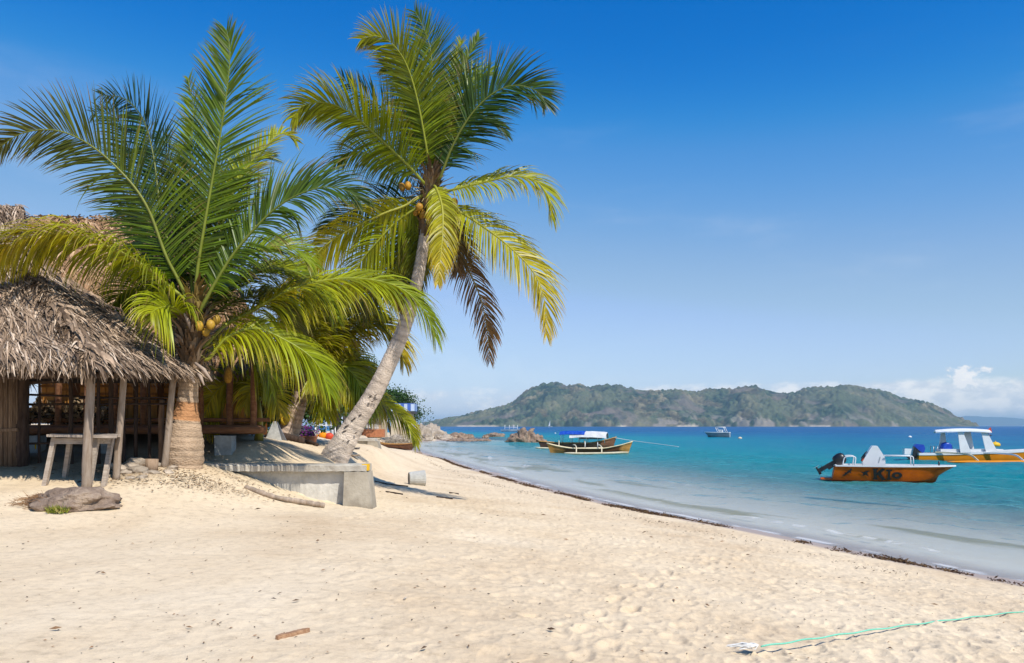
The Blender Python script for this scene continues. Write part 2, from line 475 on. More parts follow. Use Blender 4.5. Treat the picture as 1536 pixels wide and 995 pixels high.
cd = bpy.data.cameras.new('camera'); cam = bpy.data.objects.new('camera', cd); COL.objects.link(cam)
cam.location = (0, 0, EYE); cam.rotation_euler = (math.radians(90), 0, 0)
cd.sensor_width = 36; cd.lens = F / 1536 * 36; cd.shift_y = (HY - 497.5) / 1536
cd.clip_start = 0.1; cd.clip_end = 60000
S.camera = cam
S.view_settings.view_transform = 'Standard'; S.view_settings.look = 'None'
S.view_settings.exposure = 0.0; S.view_settings.gamma = 1.0; S.view_settings.use_curve_mapping = False
S.cycles.max_bounces = 8; S.cycles.transparent_max_bounces = 12; S.cycles.volume_bounces = 0
S.cycles.diffuse_bounces = 1; S.cycles.glossy_bounces = 3; S.cycles.transmission_bounces = 4
S.cycles.caustics_reflective = False; S.cycles.caustics_refractive = False
S.cycles.use_denoising = True


# ================================================================== ground and sea
def polar(radii, tan_max, ncol):
    t = np.arctan(np.linspace(-tan_max, tan_max, ncol))
    rest = np.linspace(t[-1], 2 * math.pi + t[0], 74)[1:-1]
    th = np.concatenate([t, rest])
    R, T = np.meshgrid(radii, th, indexing='ij')
    return R * np.sin(T), R * np.cos(T), len(radii), len(th)


def grid_mesh(name, X, Y, Z, nr, nc, attrs, mat, keep=None, smooth=True):
    idx = np.arange(nr * nc).reshape(nr, nc)
    a = idx[:-1, :]; b = np.roll(idx, -1, 1)[:-1, :]; c = np.roll(idx, -1, 1)[1:, :]; d = idx[1:, :]
    q = np.stack([a, d, c, b], -1).reshape(-1, 4)
    if keep is not None:
        k = keep.ravel(); q = q[k[q].any(1)]
        used = np.zeros(nr * nc, bool); used[q.ravel()] = True
        remap = np.cumsum(used) - 1; q = remap[q]
    else:
        used = np.ones(nr * nc, bool)
    v = np.stack([X.ravel(), Y.ravel(), Z.ravel()], 1)[used].astype(np.float32)
    me = bpy.data.meshes.new(name)
    me.vertices.add(len(v)); me.vertices.foreach_set('co', v.ravel())
    me.loops.add(len(q) * 4); me.loops.foreach_set('vertex_index', q.ravel().astype(np.int32))
    me.polygons.add(len(q)); me.polygons.foreach_set('loop_start', np.arange(0, len(q) * 4, 4, dtype=np.int32))
    me.polygons.foreach_set('use_smooth', np.full(len(q), smooth))
    me.update(calc_edges=True)
    for k, arr in attrs.items():
        if arr.ndim == 3 or (arr.ndim == 2 and arr.shape[-1] == 3 and arr.shape[0] == nr * nc):
            at = me.color_attributes.new(k, 'FLOAT_COLOR', 'POINT')
            cc = np.ones((len(v), 4), np.float32); cc[:, :3] = arr.reshape(-1, 3)[used]
            at.data.foreach_set('color', cc.ravel())
        else:
            at = me.attributes.new(k, 'FLOAT', 'POINT'); at.data.foreach_set('value', arr.ravel()[used].astype(np.float32))
    me.materials.append(mat)
    o = bpy.data.objects.new(name, me); COL.objects.link(o)
    return o


def sand_relief(x, y, s):
    r = np.hypot(x, y)
    fade = sstep(70, 25, r)
    trod = sstep(-3.2, 1.0, x + 0.25 * (y - 8) + 3.0 * (fbm(x * 0.3, y * 0.3, 2, 9) - 0.5)) * sstep(0.1, 1.3, s)   # walked-over part of the beach
    trod = (0.22 + 0.78 * trod) * 0.74
    h = 0.10 * (fbm(x * 0.55, y * 0.55, 3, 21) - 0.5)
    for sc, amp, sd in ((4.4, 0.022, 2), (6.3, 0.017, 6), (9.5, 0.010, 8), (15.0, 0.006, 14), (2.6, 0.016, 12)):
        wx = x + 0.12 * (fbm(x * 2.5, y * 2.5, 2, sd) - 0.5); wy = y + 0.12 * (fbm(x * 2.5 + 9, y * 2.5, 2, sd + 1) - 0.5)
        d, rn, bx, by = worley(wx * sc, wy * sc * 0.72, sd)
        on = np.where(rn > 0.34, (rn - 0.34) / 0.66, 0)
        e = np.clip(1 - (d / 0.46) ** 2, 0, 1)
        rim = np.exp(-((d - 0.50) / 0.11) ** 2)
        h = h + trod * on * amp * (-e * 1.25 + 0.38 * rim) * 1.0
    h = h + (0.024 * (fbm(x * 6.5, y * 6.5, 4, 31) - 0.5)) * (0.35 + 0.65 * trod)
    h = h * fade
    # a few clear trails of bare feet
    r_ = np.random.RandomState(19)
    for (x0, y0, x1, y1, bend) in ((3.8, 5.2, -0.6, 19.0, -.6), (0.4, 4.4, 3.4, 13.0, .3), (-2.4, 11.5, 0.4, 24.0, .3)):
        L_ = math.hypot(x1 - x0, y1 - y0); n_ = int(L_ / 0.36)
        for k in range(n_):
            t = k / n_; dx, dy = (x1 - x0) / L_, (y1 - y0) / L_
            sd = (0.10 if k % 2 else -0.10) + bend * math.sin(t * 5) + r_.normal(0, .03)
            cx, cy = x0 + (x1 - x0) * t - dy * sd, y0 + (y1 - y0) * t + dx * sd
            q = (np.abs(x - cx) < .35) & (np.abs(y - cy) < .35)
            if not q.any(): continue
            u = (x[q] - cx) * dx + (y[q] - cy) * dy; v = -(x[q] - cx) * dy + (y[q] - cy) * dx
            e2 = (u / .135) ** 2 + (v / .058) ** 2
            h[q] += (-.030 * np.exp(-e2 ** 1.5) + .011 * np.exp(-((np.sqrt(e2) - 1.45) / .35) ** 2)) * r_.uniform(.6, 1.15)
    inl = sstep(-0.4, 0.9, s)
    # soft ribs in the shallow sea bed
    bed = 0.05 * (fbm(x * 0.8, y * 0.8, 3, 41) - 0.5)
    return h * inl + bed * (1 - inl) * sstep(-0.5, -3, s)


radii = np.concatenate([[0.02, 0.8, 1.6, 2.3], 1 / np.linspace(1 / 3.0, 1 / 62.0, 560), np.geomspace(64, 9000, 76)])
gx, gy, nr, nc = polar(radii, 0.82, 1120)
gs = shore_dist(gx, gy)
gz0 = ground(gx, gy, gs)
gz = gz0 + sand_relief(gx, gy, gs)
bed_a = sstep(-0.9, -2.2, gs)
wave_face_tone = sstep(0.53, 0.66, fbm(gs * 0.75 + 3, (gx * 0.42 - gy * 0.9) * 0.16, 3, 57)) * sstep(-2.2, -3.2, gs) * sstep(-9.0, -5.5, gs)  # olive of wave faces that reflect less sky, painted onto the sea bed
wave_face_tone = np.maximum(wave_face_tone, 0.3 * sstep(0.56, 0.68, fbm(gx * 0.12, gy * 0.06, 3, 58)) * sstep(-7, -12, gs))
wet = sstep(0.35, -0.15, gs + 0.5 * (fbm(gx * 0.5, gy * 0.5, 3, 51) - 0.5))
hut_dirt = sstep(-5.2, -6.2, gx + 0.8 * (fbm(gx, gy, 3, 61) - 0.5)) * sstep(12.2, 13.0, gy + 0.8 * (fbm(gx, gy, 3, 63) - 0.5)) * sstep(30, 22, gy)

m = bpy.data.materials.new('beach_sand'); m.use_nodes = True
nt = m.node_tree; N = nt.nodes; L = nt.links; bs = N['Principled BSDF']
bs.inputs['Roughness'].default_value = 0.95; bs.inputs['Specular IOR Level'].default_value = 0.1
tc = N.new('ShaderNodeTexCoord')


def noise(scale, detail=5, rough=0.6, vec=None):
    n = N.new('ShaderNodeTexNoise'); n.inputs['Scale'].default_value = scale; n.inputs['Detail'].default_value = detail
    n.inputs['Roughness'].default_value = rough
    L.new(vec or tc.outputs['Object'], n.inputs['Vector'])
    return n.outputs['Fac']


def ramp(fac, stops):
    r = N.new('ShaderNodeValToRGB'); L.new(fac, r.inputs['Fac'])
    el = r.color_ramp.elements
    el[0].position, el[0].color = stops[0][0], (*stops[0][1], 1)
    el[1].position, el[1].color = stops[-1][0], (*stops[-1][1], 1)
    for p, c in stops[1:-1]:
        e = el.new(p); e.color = (*c, 1)
    return r.outputs['Color']


def mix(fac, a, b, blend='MIX'):
    n = N.new('ShaderNodeMix'); n.data_type = 'RGBA'; n.blend_type = blend
    for k, x in (('Factor', fac), ('A', a), ('B', b)):
        if isinstance(x, float): n.inputs[k].default_value = x
        elif isinstance(x, tuple): n.inputs[k].default_value = (*x, 1)
        else: L.new(x, n.inputs[k])
    return n.outputs['Result']


def attr(nm):
    a = N.new('ShaderNodeAttribute'); a.attribute_name = nm
    return a.outputs['Fac']


c = ramp(noise(0.45, 6), [(0.30, (0.67, 0.505, 0.32)), (0.52, (0.78, 0.62, 0.415)), (0.72, (0.84, 0.685, 0.475))])
c = mix(0.55, c, ramp(noise(9.0, 8, 0.75), [(0.32, (0.56, 0.54, 0.52)), (0.5, (0.96, 0.96, 0.96)), (0.72, (1.12, 1.12, 1.1))]), 'MULTIPLY')
c = mix(0.8, c, ramp(noise(170.0, 3, 0.8), [(0.27, (0.62, 0.58, 0.53)), (0.42, (0.98, 0.98, 0.98)), (0.75, (1.05, 1.05, 1.05))]), 'MULTIPLY')
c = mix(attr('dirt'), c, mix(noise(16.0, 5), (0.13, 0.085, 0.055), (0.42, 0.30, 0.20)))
c = mix(attr('wet'), c, mix(attr('bed'), (0.42, 0.33, 0.27), (0.70, 0.61, 0.49)))
c = mix(attr('wave_face_tone'), c, mix(noise(3.0, 5), (0.30, 0.24, 0.10), (0.50, 0.40, 0.22)))
L.new(c, bs.inputs['Base Color'])
r = N.new('ShaderNodeMapRange'); L.new(attr('wet'), r.inputs[0]); r.inputs[3].default_value = 0.95; r.inputs[4].default_value = 0.45
L.new(r.outputs[0], bs.inputs['Roughness'])
bp = N.new('ShaderNodeBump'); bp.inputs['Strength'].default_value = 0.55; bp.inputs['Distance'].default_value = 0.02
L.new(noise(26.0, 6, 0.75), bp.inputs['Height']); L.new(bp.outputs['Normal'], bs.inputs['Normal'])
MT['sand'] = m
beach = grid_mesh('beach_ground', gx, gy, gz, nr, nc, {'wet': wet, 'dirt': hut_dirt * 0.75, 'bed': bed_a, 'wave_face_tone': wave_face_tone}, m)
tag(beach, None, None, kind='structure')

# ---- sea
radii = np.concatenate([[4.0, 5.5, 7.0, 8.2], 1 / np.linspace(1 / 9.0, 1 / 420.0, 520), np.geomspace(440, 14500, 60)])
sx, sy, nr2, nc2 = polar(radii, 0.84, 900)
ss = shore_dist(sx, sy)
sr = np.hypot(sx, sy)
depth = np.maximum(-ground(sx, sy, ss), 0.0)
out_ = -ss - SHORE_OFF           # metres out from the water's edge
calm = sstep(0.0, 5.0, out_) * 0.80 + 0.20
gust = 0.55 + 0.9 * fbm(sx * 0.035, sy * 0.02, 3, 78)
wz = 0.24 * gust * (fbm(sx * 0.45 + 0.15 * sy, sy * 0.42, 4, 70) - 0.5) * sstep(900, 200, sr)
wz += 0.115 * gust * (fbm(sx * 1.5, sy * 1.35, 3, 72) - 0.5) * sstep(130, 40, sr)
wz += 0.105 * (0.4 + fbm(sx * 0.13, sy * 0.1, 2, 79)) * (fbm(sx * 1.9 + 0.4 * sy, sy * 0.85, 3, 73) - 0.5) * sstep(95, 35, sr)
wz += 0.05 * (np.sin(out_ * 1.25 + 4 * fbm(sx * 0.12, sy * 0.12, 2, 74)) * fbm(sx * 0.2, sy * 0.2, 2, 76)) * sstep(200, 60, sr)
wz *= calm
# little breaking ripples that run in along the shore
along = fbm(sx * 0.16, sy * 0.16, 3, 80)
foam = np.zeros_like(sx)
for off, amp, sd in ((1.4, 0.05, 81), (3.2, 0.13, 83), (5.6, 0.10, 85)):
    c0 = off + 1.5 * (fbm(sx * 0.22, sy * 0.22, 3, sd) - 0.5)
    k = out_ - c0
    on = sstep(0.50, 0.68, fbm(sx * 0.17, sy * 0.17, 2, sd + 1))
    wz += amp * on * np.where(k < 0, np.exp(-(k / 0.30) ** 2), np.exp(-(k / 0.7) ** 2))
    fm = on * np.exp(-((k + 0.08) / 0.13) ** 2) * sstep(0.46, 0.62, fbm(sx * 3.2, sy * 3.2, 4, sd + 2))
    foam = np.maximum(foam, fm * (0.42 if off < 3.5 else 0.15))
edge = np.exp(-((out_ - 0.12) / 0.10) ** 2) * sstep(0.45, 0.62, fbm(sx * 1.4, sy * 1.4, 4, 90))
foam = np.maximum(foam, 0.6 * edge)
m = bpy.data.materials.new('sea_water'); m.use_nodes = True
nt = m.node_tree; N = nt.nodes; L = nt.links; N.remove(N['Principled BSDF']); out = N['Material Output']
tc = N.new('ShaderNodeTexCoord')
dp = attr('depth')
pn = noise(0.045, 4, 0.6)
pn2 = noise(0.4, 4, 0.6)


def mth(op, a, b=None):
    n = N.new('ShaderNodeMath'); n.operation = op
    for i, x in enumerate((a, b)):
        if x is None: continue
        if isinstance(x, (int, float)): n.inputs[i].default_value = x
        else: L.new(x, n.inputs[i])
    return n.outputs[0]


# deeper and shallower patches of the bed
dv = mth('MULTIPLY', dp, mth('ADD', 0.25, mth('ADD', mth('MULTIPLY', pn, 1.0), mth('MULTIPLY', pn2, 0.5))))
dfac = mth('SUBTRACT', 1.0, mth('POWER', 2.718, mth('MULTIPLY', dv, -0.16)))
body = ramp(dfac, [(0.0, (0.40, 0.54, 0.48)), (0.08, (0.20, 0.48, 0.46)), (0.14, (0.06, 0.42, 0.42)), (0.20, (0.004, 0.34, 0.345)), (0.42, (0.0, 0.235, 0.30)), (0.70, (0.0, 0.125, 0.265)), (1.0, (0.0, 0.075, 0.225))])
df = N.new('ShaderNodeBsdfDiffuse'); L.new(body, df.inputs['Color'])
tr = N.new('ShaderNodeBsdfTransparent'); tr.inputs['Color'].default_value = (0.95, 0.985, 0.98, 1)
T = mth('POWER', 2.718, mth('MULTIPLY', dv, -0.95))
m1 = N.new('ShaderNodeMixShader'); L.new(T, m1.inputs['Fac']); L.new(df.outputs[0], m1.inputs[1]); L.new(tr.outputs[0], m1.inputs[2])
mp = N.new('ShaderNodeMapping'); mp.inputs['Scale'].default_value = (0.8, 1.25, 1.0); mp.inputs['Rotation'].default_value = (0, 0, 0.5)
L.new(tc.outputs['Object'], mp.inputs['Vector'])
hgt = mth('ADD', mth('MULTIPLY', noise(5.5, 3, 0.6, mp.outputs['Vector']), 0.30), mth('ADD', mth('MULTIPLY', noise(1.6, 7, 0.72, mp.outputs['Vector']), 1.0), mth('MULTIPLY', noise(0.25, 4, 0.6, mp.outputs['Vector']), 2.2)))
bp = N.new('ShaderNodeBump'); bp.inputs['Strength'].default_value = 1.0; bp.inputs['Distance'].default_value = 0.30
L.new(hgt, bp.inputs['Height'])
gl = N.new('ShaderNodeBsdfGlossy'); gl.inputs['Roughness'].default_value = 0.15; gl.inputs['Color'].default_value = (0.72, 0.90, 1, 1)
L.new(bp.outputs['Normal'], gl.inputs['Normal']); L.new(bp.outputs['Normal'], df.inputs['Normal'])
fr = N.new('ShaderNodeFresnel'); fr.inputs['IOR'].default_value = 1.25; L.new(bp.outputs['Normal'], fr.inputs['Normal'])
m2 = N.new('ShaderNodeMixShader'); L.new(mth('MINIMUM', mth('MULTIPLY', mth('POWER', fr.outputs[0], 1.9), 0.55), 0.29), m2.inputs['Fac'])
L.new(m1.outputs[0], m2.inputs[1]); L.new(gl.outputs[0], m2.inputs[2])
fd = N.new('ShaderNodeBsdfDiffuse'); fd.inputs['Color'].default_value = (0.82, 0.82, 0.80, 1)
m3 = N.new('ShaderNodeMixShader'); L.new(attr('foam'), m3.inputs['Fac']); L.new(m2.outputs[0], m3.inputs[1]); L.new(fd.outputs[0], m3.inputs[2])
L.new(m3.outputs[0], out.inputs['Surface'])
MT['sea'] = m
sea = grid_mesh('sea_water', sx, sy, wz, nr2, nc2, {'depth': depth, 'foam': foam}, m, keep=ss < 0.6)
tag(sea, None, None, kind='structure')

# ================================================================== island and far hills
SIL = np.array([(560, 640), (630, 639), (652, 634), (690, 628), (720, 620), (745, 615), (768, 607), (776, 600), (786, 592), (800, 585), (818, 577), (836, 577),
                (852, 582), (868, 579), (884, 584), (900, 580), (910, 579), (940, 583), (955, 584), (985, 589), (1012, 588), (1042, 591),
                (1065, 587), (1100, 587), (1118, 582), (1136, 581), (1165, 589), (1190, 591), (1208, 586), (1240, 581), (1262, 580),
                (1285, 583), (1300, 587), (1320, 587), (1340, 594), (1372, 603), (1395, 608), (1415, 616), (1438, 626), (1456, 636), (1475, 640), (1540, 641)], float)
ny1, nx1 = 150, 640
u = np.linspace(560, 1500, nx1)
trow = np.concatenate([np.linspace(0, 1.05, 125), np.linspace(1.1, 2.0, ny1 - 125)])
U, TT = np.meshgrid(u, trow, indexing='xy')
Xr = (U - CX) / F * 2900
Ys = 2330 + 170 * fbm(U * 0.012, U * 0 + 3, 3, 101) + 90 * np.abs((U - 1000) / 460) ** 2
Yr = 2880 + 160 * (fbm(U * 0.008, U * 0 + 8, 2, 103) - 0.5)
Yi = Ys + (Yr - Ys) * TT
Hr = np.maximum((HY - np.interp(U, SIL[:, 0], SIL[:, 1])) / F * Yr + 2.4, -6)
sh = np.where(TT <= 1, np.sin(np.clip(TT, 0, 1) * math.pi / 2) ** 0.85, np.cos(np.clip((TT - 1), 0, 1) * math.pi / 2))
Xi = (U - CX) / F * Yi
rid = fbm(Xi * 0.006, Yi * 0.004, 4, 105)
spur = 1 - np.abs(2 * fbm(Xi * 0.011 + 0.3 * rid, Yi * 0.003, 3, 107) - 1)
zi = Hr * sh * (1 - 0.62 * np.clip(1 - TT, 0, 1) * (1 - spur) * 1.2) - 2
zi = np.minimum(zi, Hr * (0.25 + 0.75 * np.clip(Yi / Yr, 0, 1)) + 0.5)
d1, r1, _, _ = worley(Xi / 14.0, Yi / 16.0, 11)
d2, r2, _, _ = worley(Xi / 5.5, Yi / 7.0, 12)
cover = fbm(Xi * 0.012, Yi * 0.012, 4, 109)
wood = sstep(0.36, 0.52, cover)
can = wood * (9.0 * np.clip(1 - d1 ** 2 * 1.3, 0, 1) * (0.5 + r1) + 2.0 * np.clip(1 - d2 ** 2, 0, 1)) + (1 - wood) * 2.2 * np.clip(1 - d2 ** 2 * 1.5, 0, 1) * r2
zi = zi + can * sstep(0.0, 4.0, zi)
shoreland = Hr > 2.5
zi = np.where(shoreland, zi, zi - 4)
patch = fbm(Xi * 0.005 + 4, Yi * 0.005, 4, 111)
g1 = np.array([0.010, 0.028, 0.018]); g2 = np.array([0.085, 0.115, 0.060]); br = np.array([0.19, 0.15, 0.125]); ol = np.array([0.13, 0.14, 0.075])
tone = (np.clip(0.75 * r1 + 0.55 * r2 - 0.15 + 0.8 * (fbm(Xi * 0.03, Yi * 0.03, 3, 117) - 0.5), 0, 1) ** 1.5)[..., None]
ic = g1 * (1 - tone) + g2 * tone
mot = sstep(0.48, 0.66, fbm(Xi * 0.022 + 9, Yi * 0.018, 4, 118))[..., None]
ic = ic * (1 - 0.8 * mot) + np.array([0.25, 0.205, 0.12]) * (0.3 + 0.7 * tone) * 0.8 * mot
bare = (sstep(0.50, 0.62, fbm(Xi * 0.014 + 4, Yi * 0.014, 4, 112)) * (1 - 0.8 * wood) * 0.7)[..., None]
ic = ic * (1 - bare) + br * bare
olm = (sstep(0.52, 0.40, patch) * 0.55)[..., None]
ic = ic * (1 - olm) + ol * olm
low = 0.75 * (sstep(6, 1.5, zi) * sstep(0.50, 0.58, fbm(U * 0.03, U * 0 + 1, 2, 113)))[..., None]
ic = ic * (1 - low) + np.array([0.62, 0.52, 0.40]) * low
rocky = (sstep(0.62, 0.70, fbm(Xi * 0.02, Yi * 0.02, 3, 115)) * sstep(60, 5, zi) * 0.6)[..., None]
ic = ic * (1 - rocky) + np.array([0.32, 0.27, 0.23]) * rocky
MT['island'] = M('island_forest', (0.82, 0.82, 0.82), (1.18, 1.18, 1.18), 0.12, 0.95, spec=0.05)


def open_grid(name, X, Y, Z, col, mat):
    r_, c_ = X.shape
    idx = np.arange(r_ * c_).reshape(r_, c_)
    q = np.stack([idx[:-1, :-1], idx[:-1, 1:], idx[1:, 1:], idx[1:, :-1]], -1).reshape(-1, 4)
    me = bpy.data.meshes.new(name)
    me.from_pydata(np.stack([X.ravel(), Y.ravel(), Z.ravel()], 1).tolist(), [], q.tolist())
    at = me.color_attributes.new('tint', 'FLOAT_COLOR', 'POINT')
    cc = np.ones((r_ * c_, 4), np.float32); cc[:, :3] = col.reshape(-1, 3); at.data.foreach_set('color', cc.ravel())
    me.polygons.foreach_set('use_smooth', [True] * len(q)); me.materials.append(mat)
    o = bpy.data.objects.new(name, me); COL.objects.link(o)
    return o


tag(open_grid('island_hills', Xi, Yi, zi, ic, MT['island']), None, None, kind='structure')
fu = np.linspace(1300, 1900, 120); ft = np.linspace(0, 2, 14)
FU, FT = np.meshgrid(fu, ft, indexing='xy')
FY = 13000 + 900 * FT
fh = np.interp(FU, [1300, 1395, 1430, 1450, 1475, 1500, 1525, 1560, 1620, 1700, 1800, 1900], [0, 0, 11, 15, 13, 14, 11, 9, 14, 9, 4, 0]) / F * 13900
FZ = fh * np.sin(np.clip(FT, 0, 2) * math.pi / 2) * (0.9 + 0.2 * fbm(FU * 0.05, FT * 2, 3, 120)) - 1
tag(open_grid('distant_hills', (FU - CX) / F * 13900, FY, FZ, np.full(FU.shape + (3,), 0.06) * np.array([0.7, 1.1, 0.6]), MT['island']), None, None, kind='structure')

# ---- the air: one box of even, very thin haze
hb = MB(); hb.box((0, 0, 48), (30000, 30000, 216))
hz = bpy.data.materials.new('haze'); hz.use_nodes = True
nt = hz.node_tree; nt.nodes.remove(nt.nodes['Principled BSDF'])
pv = nt.nodes.new('ShaderNodeVolumePrincipled'); pv.inputs['Color'].default_value = (0.50, 0.78, 1.0, 1)
pv.inputs['Density'].default_value = 0.00011; pv.inputs['Anisotropy'].default_value = 0.0
nt.links.new(pv.outputs['Volume'], nt.nodes['Material Output'].inputs['Volume'])
tag(hb.build('haze', hz), None, None, kind='stuff')

# ================================================================== palms
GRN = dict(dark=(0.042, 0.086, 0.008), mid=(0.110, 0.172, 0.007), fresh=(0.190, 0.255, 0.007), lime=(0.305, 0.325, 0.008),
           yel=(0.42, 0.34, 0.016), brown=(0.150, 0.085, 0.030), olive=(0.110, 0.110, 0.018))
YD = Vector((0, 1, 0))


def lerp3(a, b, t):
    return tuple(x + (y - x) * t for x, y in zip(a, b))


def frond(parent, pts, Lmax, col, tipcol=None, q=0.5, droop=0.35, n=62, start=0.16, rib=None, wid=0.031, ragged=0.12, thick=0.026,
          asym=(1.0, 1.0), vee=0.12, twist=0.25, label=None):
    """one feather leaf: a midrib along pts and two rows of leaflets. q turns the blade from the picture plane (0) to edge-on (pi/2)"""
    col = GRN[col] if isinstance(col, str) else col
    tipcol = GRN[tipcol] if isinstance(tipcol, str) else (tipcol or col)
    C, Ltot = catmull(pts, 48)
    n = int(n * 2.15); Lmax = Lmax * 1.16
    blade = MB()
    gaps = [(random.choice((1, -1)), random.uniform(start + .1, .95), random.uniform(.004, .010)) for _ in range(random.randint(1, 4))]
    limp = [(random.choice((1, -1)), random.uniform(start + .1, .95), random.uniform(.006, .016)) for _ in range(random.randint(1, 3))]
    for si, sgn in enumerate((1, -1)):
        if asym[si] <= 0: continue
        for i in range(n):
            t = start + (1 - start) * (i + 0.5 + random.uniform(-0.35, 0.35)) / n
            if random.random() < ragged * 0.5: continue
            if any(g[0] == sgn and abs(t - g[1]) < g[2] for g in gaps): continue
            isl = any(g[0] == sgn and abs(t - g[1]) < g[2] for g in limp)
            x = min(max(t, 0), 0.9999) * (len(C) - 1); j = int(x); f = x - j
            p = C[j].lerp(C[j + 1], f)
            T = (C[min(j + 2, len(C) - 1)] - C[max(j - 1, 0)]).normalized()
            si_ = T.cross(YD)
            if si_.length < 1e-4: si_ = Vector((1, 0, 0))
            si_.normalize()
            qq = q + twist * (t - 0.5)
            Sd = (si_ * math.cos(qq) + YD * math.sin(qq)); Sd = (Sd - T * Sd.dot(T)).normalized()
            Nn = T.cross(Sd).normalized()
            if Nn.z < 0: Nn = -Nn
            u = (t - start) / (1 - start)
            prof = (0.50 + 0.50 * min(u / 0.22, 1) ** 0.8) * (1.0 if u < 0.55 else 1 - 0.72 * ((u - 0.55) / 0.45) ** 1.5)
            Ln = Lmax * prof * asym[si] * random.uniform(0.86, 1.06)
            if random.random() < ragged: Ln *= random.uniform(0.55, 0.9)
            ang = math.radians(66 - 38 * u + random.uniform(-5, 5))
            d = (T * math.cos(ang) + Sd * sgn * math.sin(ang) + Nn * (vee + random.uniform(-0.10, 0.10))).normalized()
            seg = 5; step = Ln / seg
            dr = droop * random.uniform(0.7, 1.35) + (random.uniform(.5, 1.3) if isl else 0)
            tipb = random.random() < 0.22
            cc = lerp3(col, tipcol, min(max(u * 1.15 - 0.1 + random.uniform(-.12, .12), 0), 1))
            br = random.uniform(0.55, 1.45)
            cc = tuple(c * br for c in cc)
            wv = d.cross(Nn).normalized()
            rot = Quaternion(d, random.uniform(-0.65, 0.65) + 0.35 * sgn)
            wv = rot @ wv
            vs = []; cs = []
            pos = p.copy(); dd = d.copy()
            wid_i = wid * random.uniform(0.8, 1.15) * (0.6 + 0.4 * prof)
            for k in range(seg + 1):
                wk = (0.55, 1.0, 1.0, 0.8, 0.5, 0.06)[k] * wid_i * 0.5
                vs.append(pos - wv * wk); vs.append(pos + wv * wk)
                tt = k / seg
                tc_ = cc if tt < 0.7 else lerp3(cc, (cc[0] * 1.5 + 0.03, cc[1] * 1.2 + 0.015, cc[2] + 0.005), (tt - 0.7) / 0.3 * 0.7)
                if tipb and tt > 0.75: tc_ = lerp3(tc_, (0.26, 0.17, 0.06), 0.8)
                cs += [tc_, tc_]
                dd = (dd + Vector((0, 0, -1)) * dr * (0.18 + 0.85 * tt) * 0.62).normalized()
                pos = pos + dd * step
            blade.add(vs, [(2 * k, 2 * k + 1, 2 * k + 3, 2 * k + 2) for k in range(seg)], cs, 0, True)
    ob = blade.build('frond', MT['leaf'], parent)
    if label: ob['label'] = label
    rb = MB()
    rc = rib or lerp3(col, (0.30, 0.30, 0.05), 0.55)
    rt = [thick * (1 - 0.86 * (k / 47)) for k in range(48)]
    rb.tube(C, rt, 6, [lerp3(rc, tipcol, 0.6 * (k / 47)) for k in range(48)])
    rb.build('midrib', MT['midrib'], ob)
    return ob


def trunk(parent, pts, rads, nring=90, ringamp=0.035, seg=18, tints=None, name='trunk', mat='bark', extra=None):
    C, L_ = catmull(pts, nring)
    kx = np.linspace(0, 1, len(rads))
    rr = []; cs = []
    for i in range(nring):
        t = i / (nring - 1)
        r = float(np.interp(t, kx, rads))
        ph = math.sin(t * L_ * 2 * math.pi / 0.115 + 2.0 * vn1(t * 9))
        rr.append(r * (1 + ringamp * ph + random.uniform(-0.008, 0.008)))
        b = random.uniform(0.9, 1.1) * (1.0 if ph > -0.8 else 0.72)
        base = tints(t) if tints else (0.50, 0.44, 0.385)
        cs.append(tuple(c * b for c in base))
    mb = MB(); mb.tube(C, rr, seg, cs, jitter=0.02)
    if extra: extra(mb)
    return mb.build(name, MT[mat], parent)


def vn1(x, sd=0):
    return float(vnoise(np.array([x]), np.array([0.37 + sd]), 7)[0])


def coconut_cluster(parent, spots, r=0.085, tint=None):
    for p in spots:
        mb = MB(); b = random.uniform(0.8, 1.2)
        tn = tint or (1.0, 1.0, 1.0)
        mb.ell(p, (r * random.uniform(0.85, 1.05), r * 0.95, r * random.uniform(1.1, 1.3)), 12, 9, tuple(c * b for c in tn), 0,
               axis=(random.uniform(-.4, .4), random.uniform(-.4, .4), 1))
        mb.build('coconut', MT['coconut'], parent)


def sheath(parent, c, up, r, n, length, spread=1.0, col=((0.10, 0.06, 0.03), (0.36, 0.26, 0.17)), name='leaf_sheath'):
    """old leaf bases and fibre wrapped round the top of the trunk"""
    mb = MB(); up = Vector(up).normalized()
    a = up.orthogonal().normalized(); b = up.cross(a)
    for i in range(n):
        th = random.uniform(0, 2 * math.pi)
        o = a * math.cos(th) + b * math.sin(th)
        h = random.uniform(-0.5, 0.5) * length
        p0 = Vector(c) + up * h + o * r * 0.7
        L_ = length * random.uniform(0.25, 0.6)
        d1 = (up + o * random.uniform(0.1, 0.6) * spread).normalized()
        p1 = p0 + d1 * L_ * 0.6
        p2 = p1 + (d1 + o * 0.8 * spread + Vector((0, 0, -0.5 * random.random()))).normalized() * L_ * 0.5
        w_ = random.uniform(0.02, 0.06); wv = up.cross(o).normalized()
        t = random.random(); cc = lerp3(col[0], col[1], t)
        vs = [p0 - wv * w_, p0 + wv * w_, p1 - wv * w_ * .8, p1 + wv * w_ * .8, p2 - wv * w_ * .15, p2 + wv * w_ * .15]
        mb.add(vs, [(0, 1, 3, 2), (2, 3, 5, 4)], cc, 0, False)
    mb.build(name, MT['litter'], parent)


def pix(lst, d, dz=None):
    """pixel polyline -> points; dz: distance offsets along the line"""
    out = []
    for i, (x, y) in enumerate(lst):
        k = 0 if dz is None else float(np.interp(i / (len(lst) - 1), np.linspace(0, 1, len(dz)), dz))
        out.append(P(x, y, d + k))
    return out


# ---- the stout palm beside the hut
DL = 13.6
zl = G(P(275, 700, DL).x, DL)
palm1 = thing('coconut_palm', 'stout coconut palm with bulging ringed trunk beside the thatched hut', 'palm tree', P(275, 704, DL))


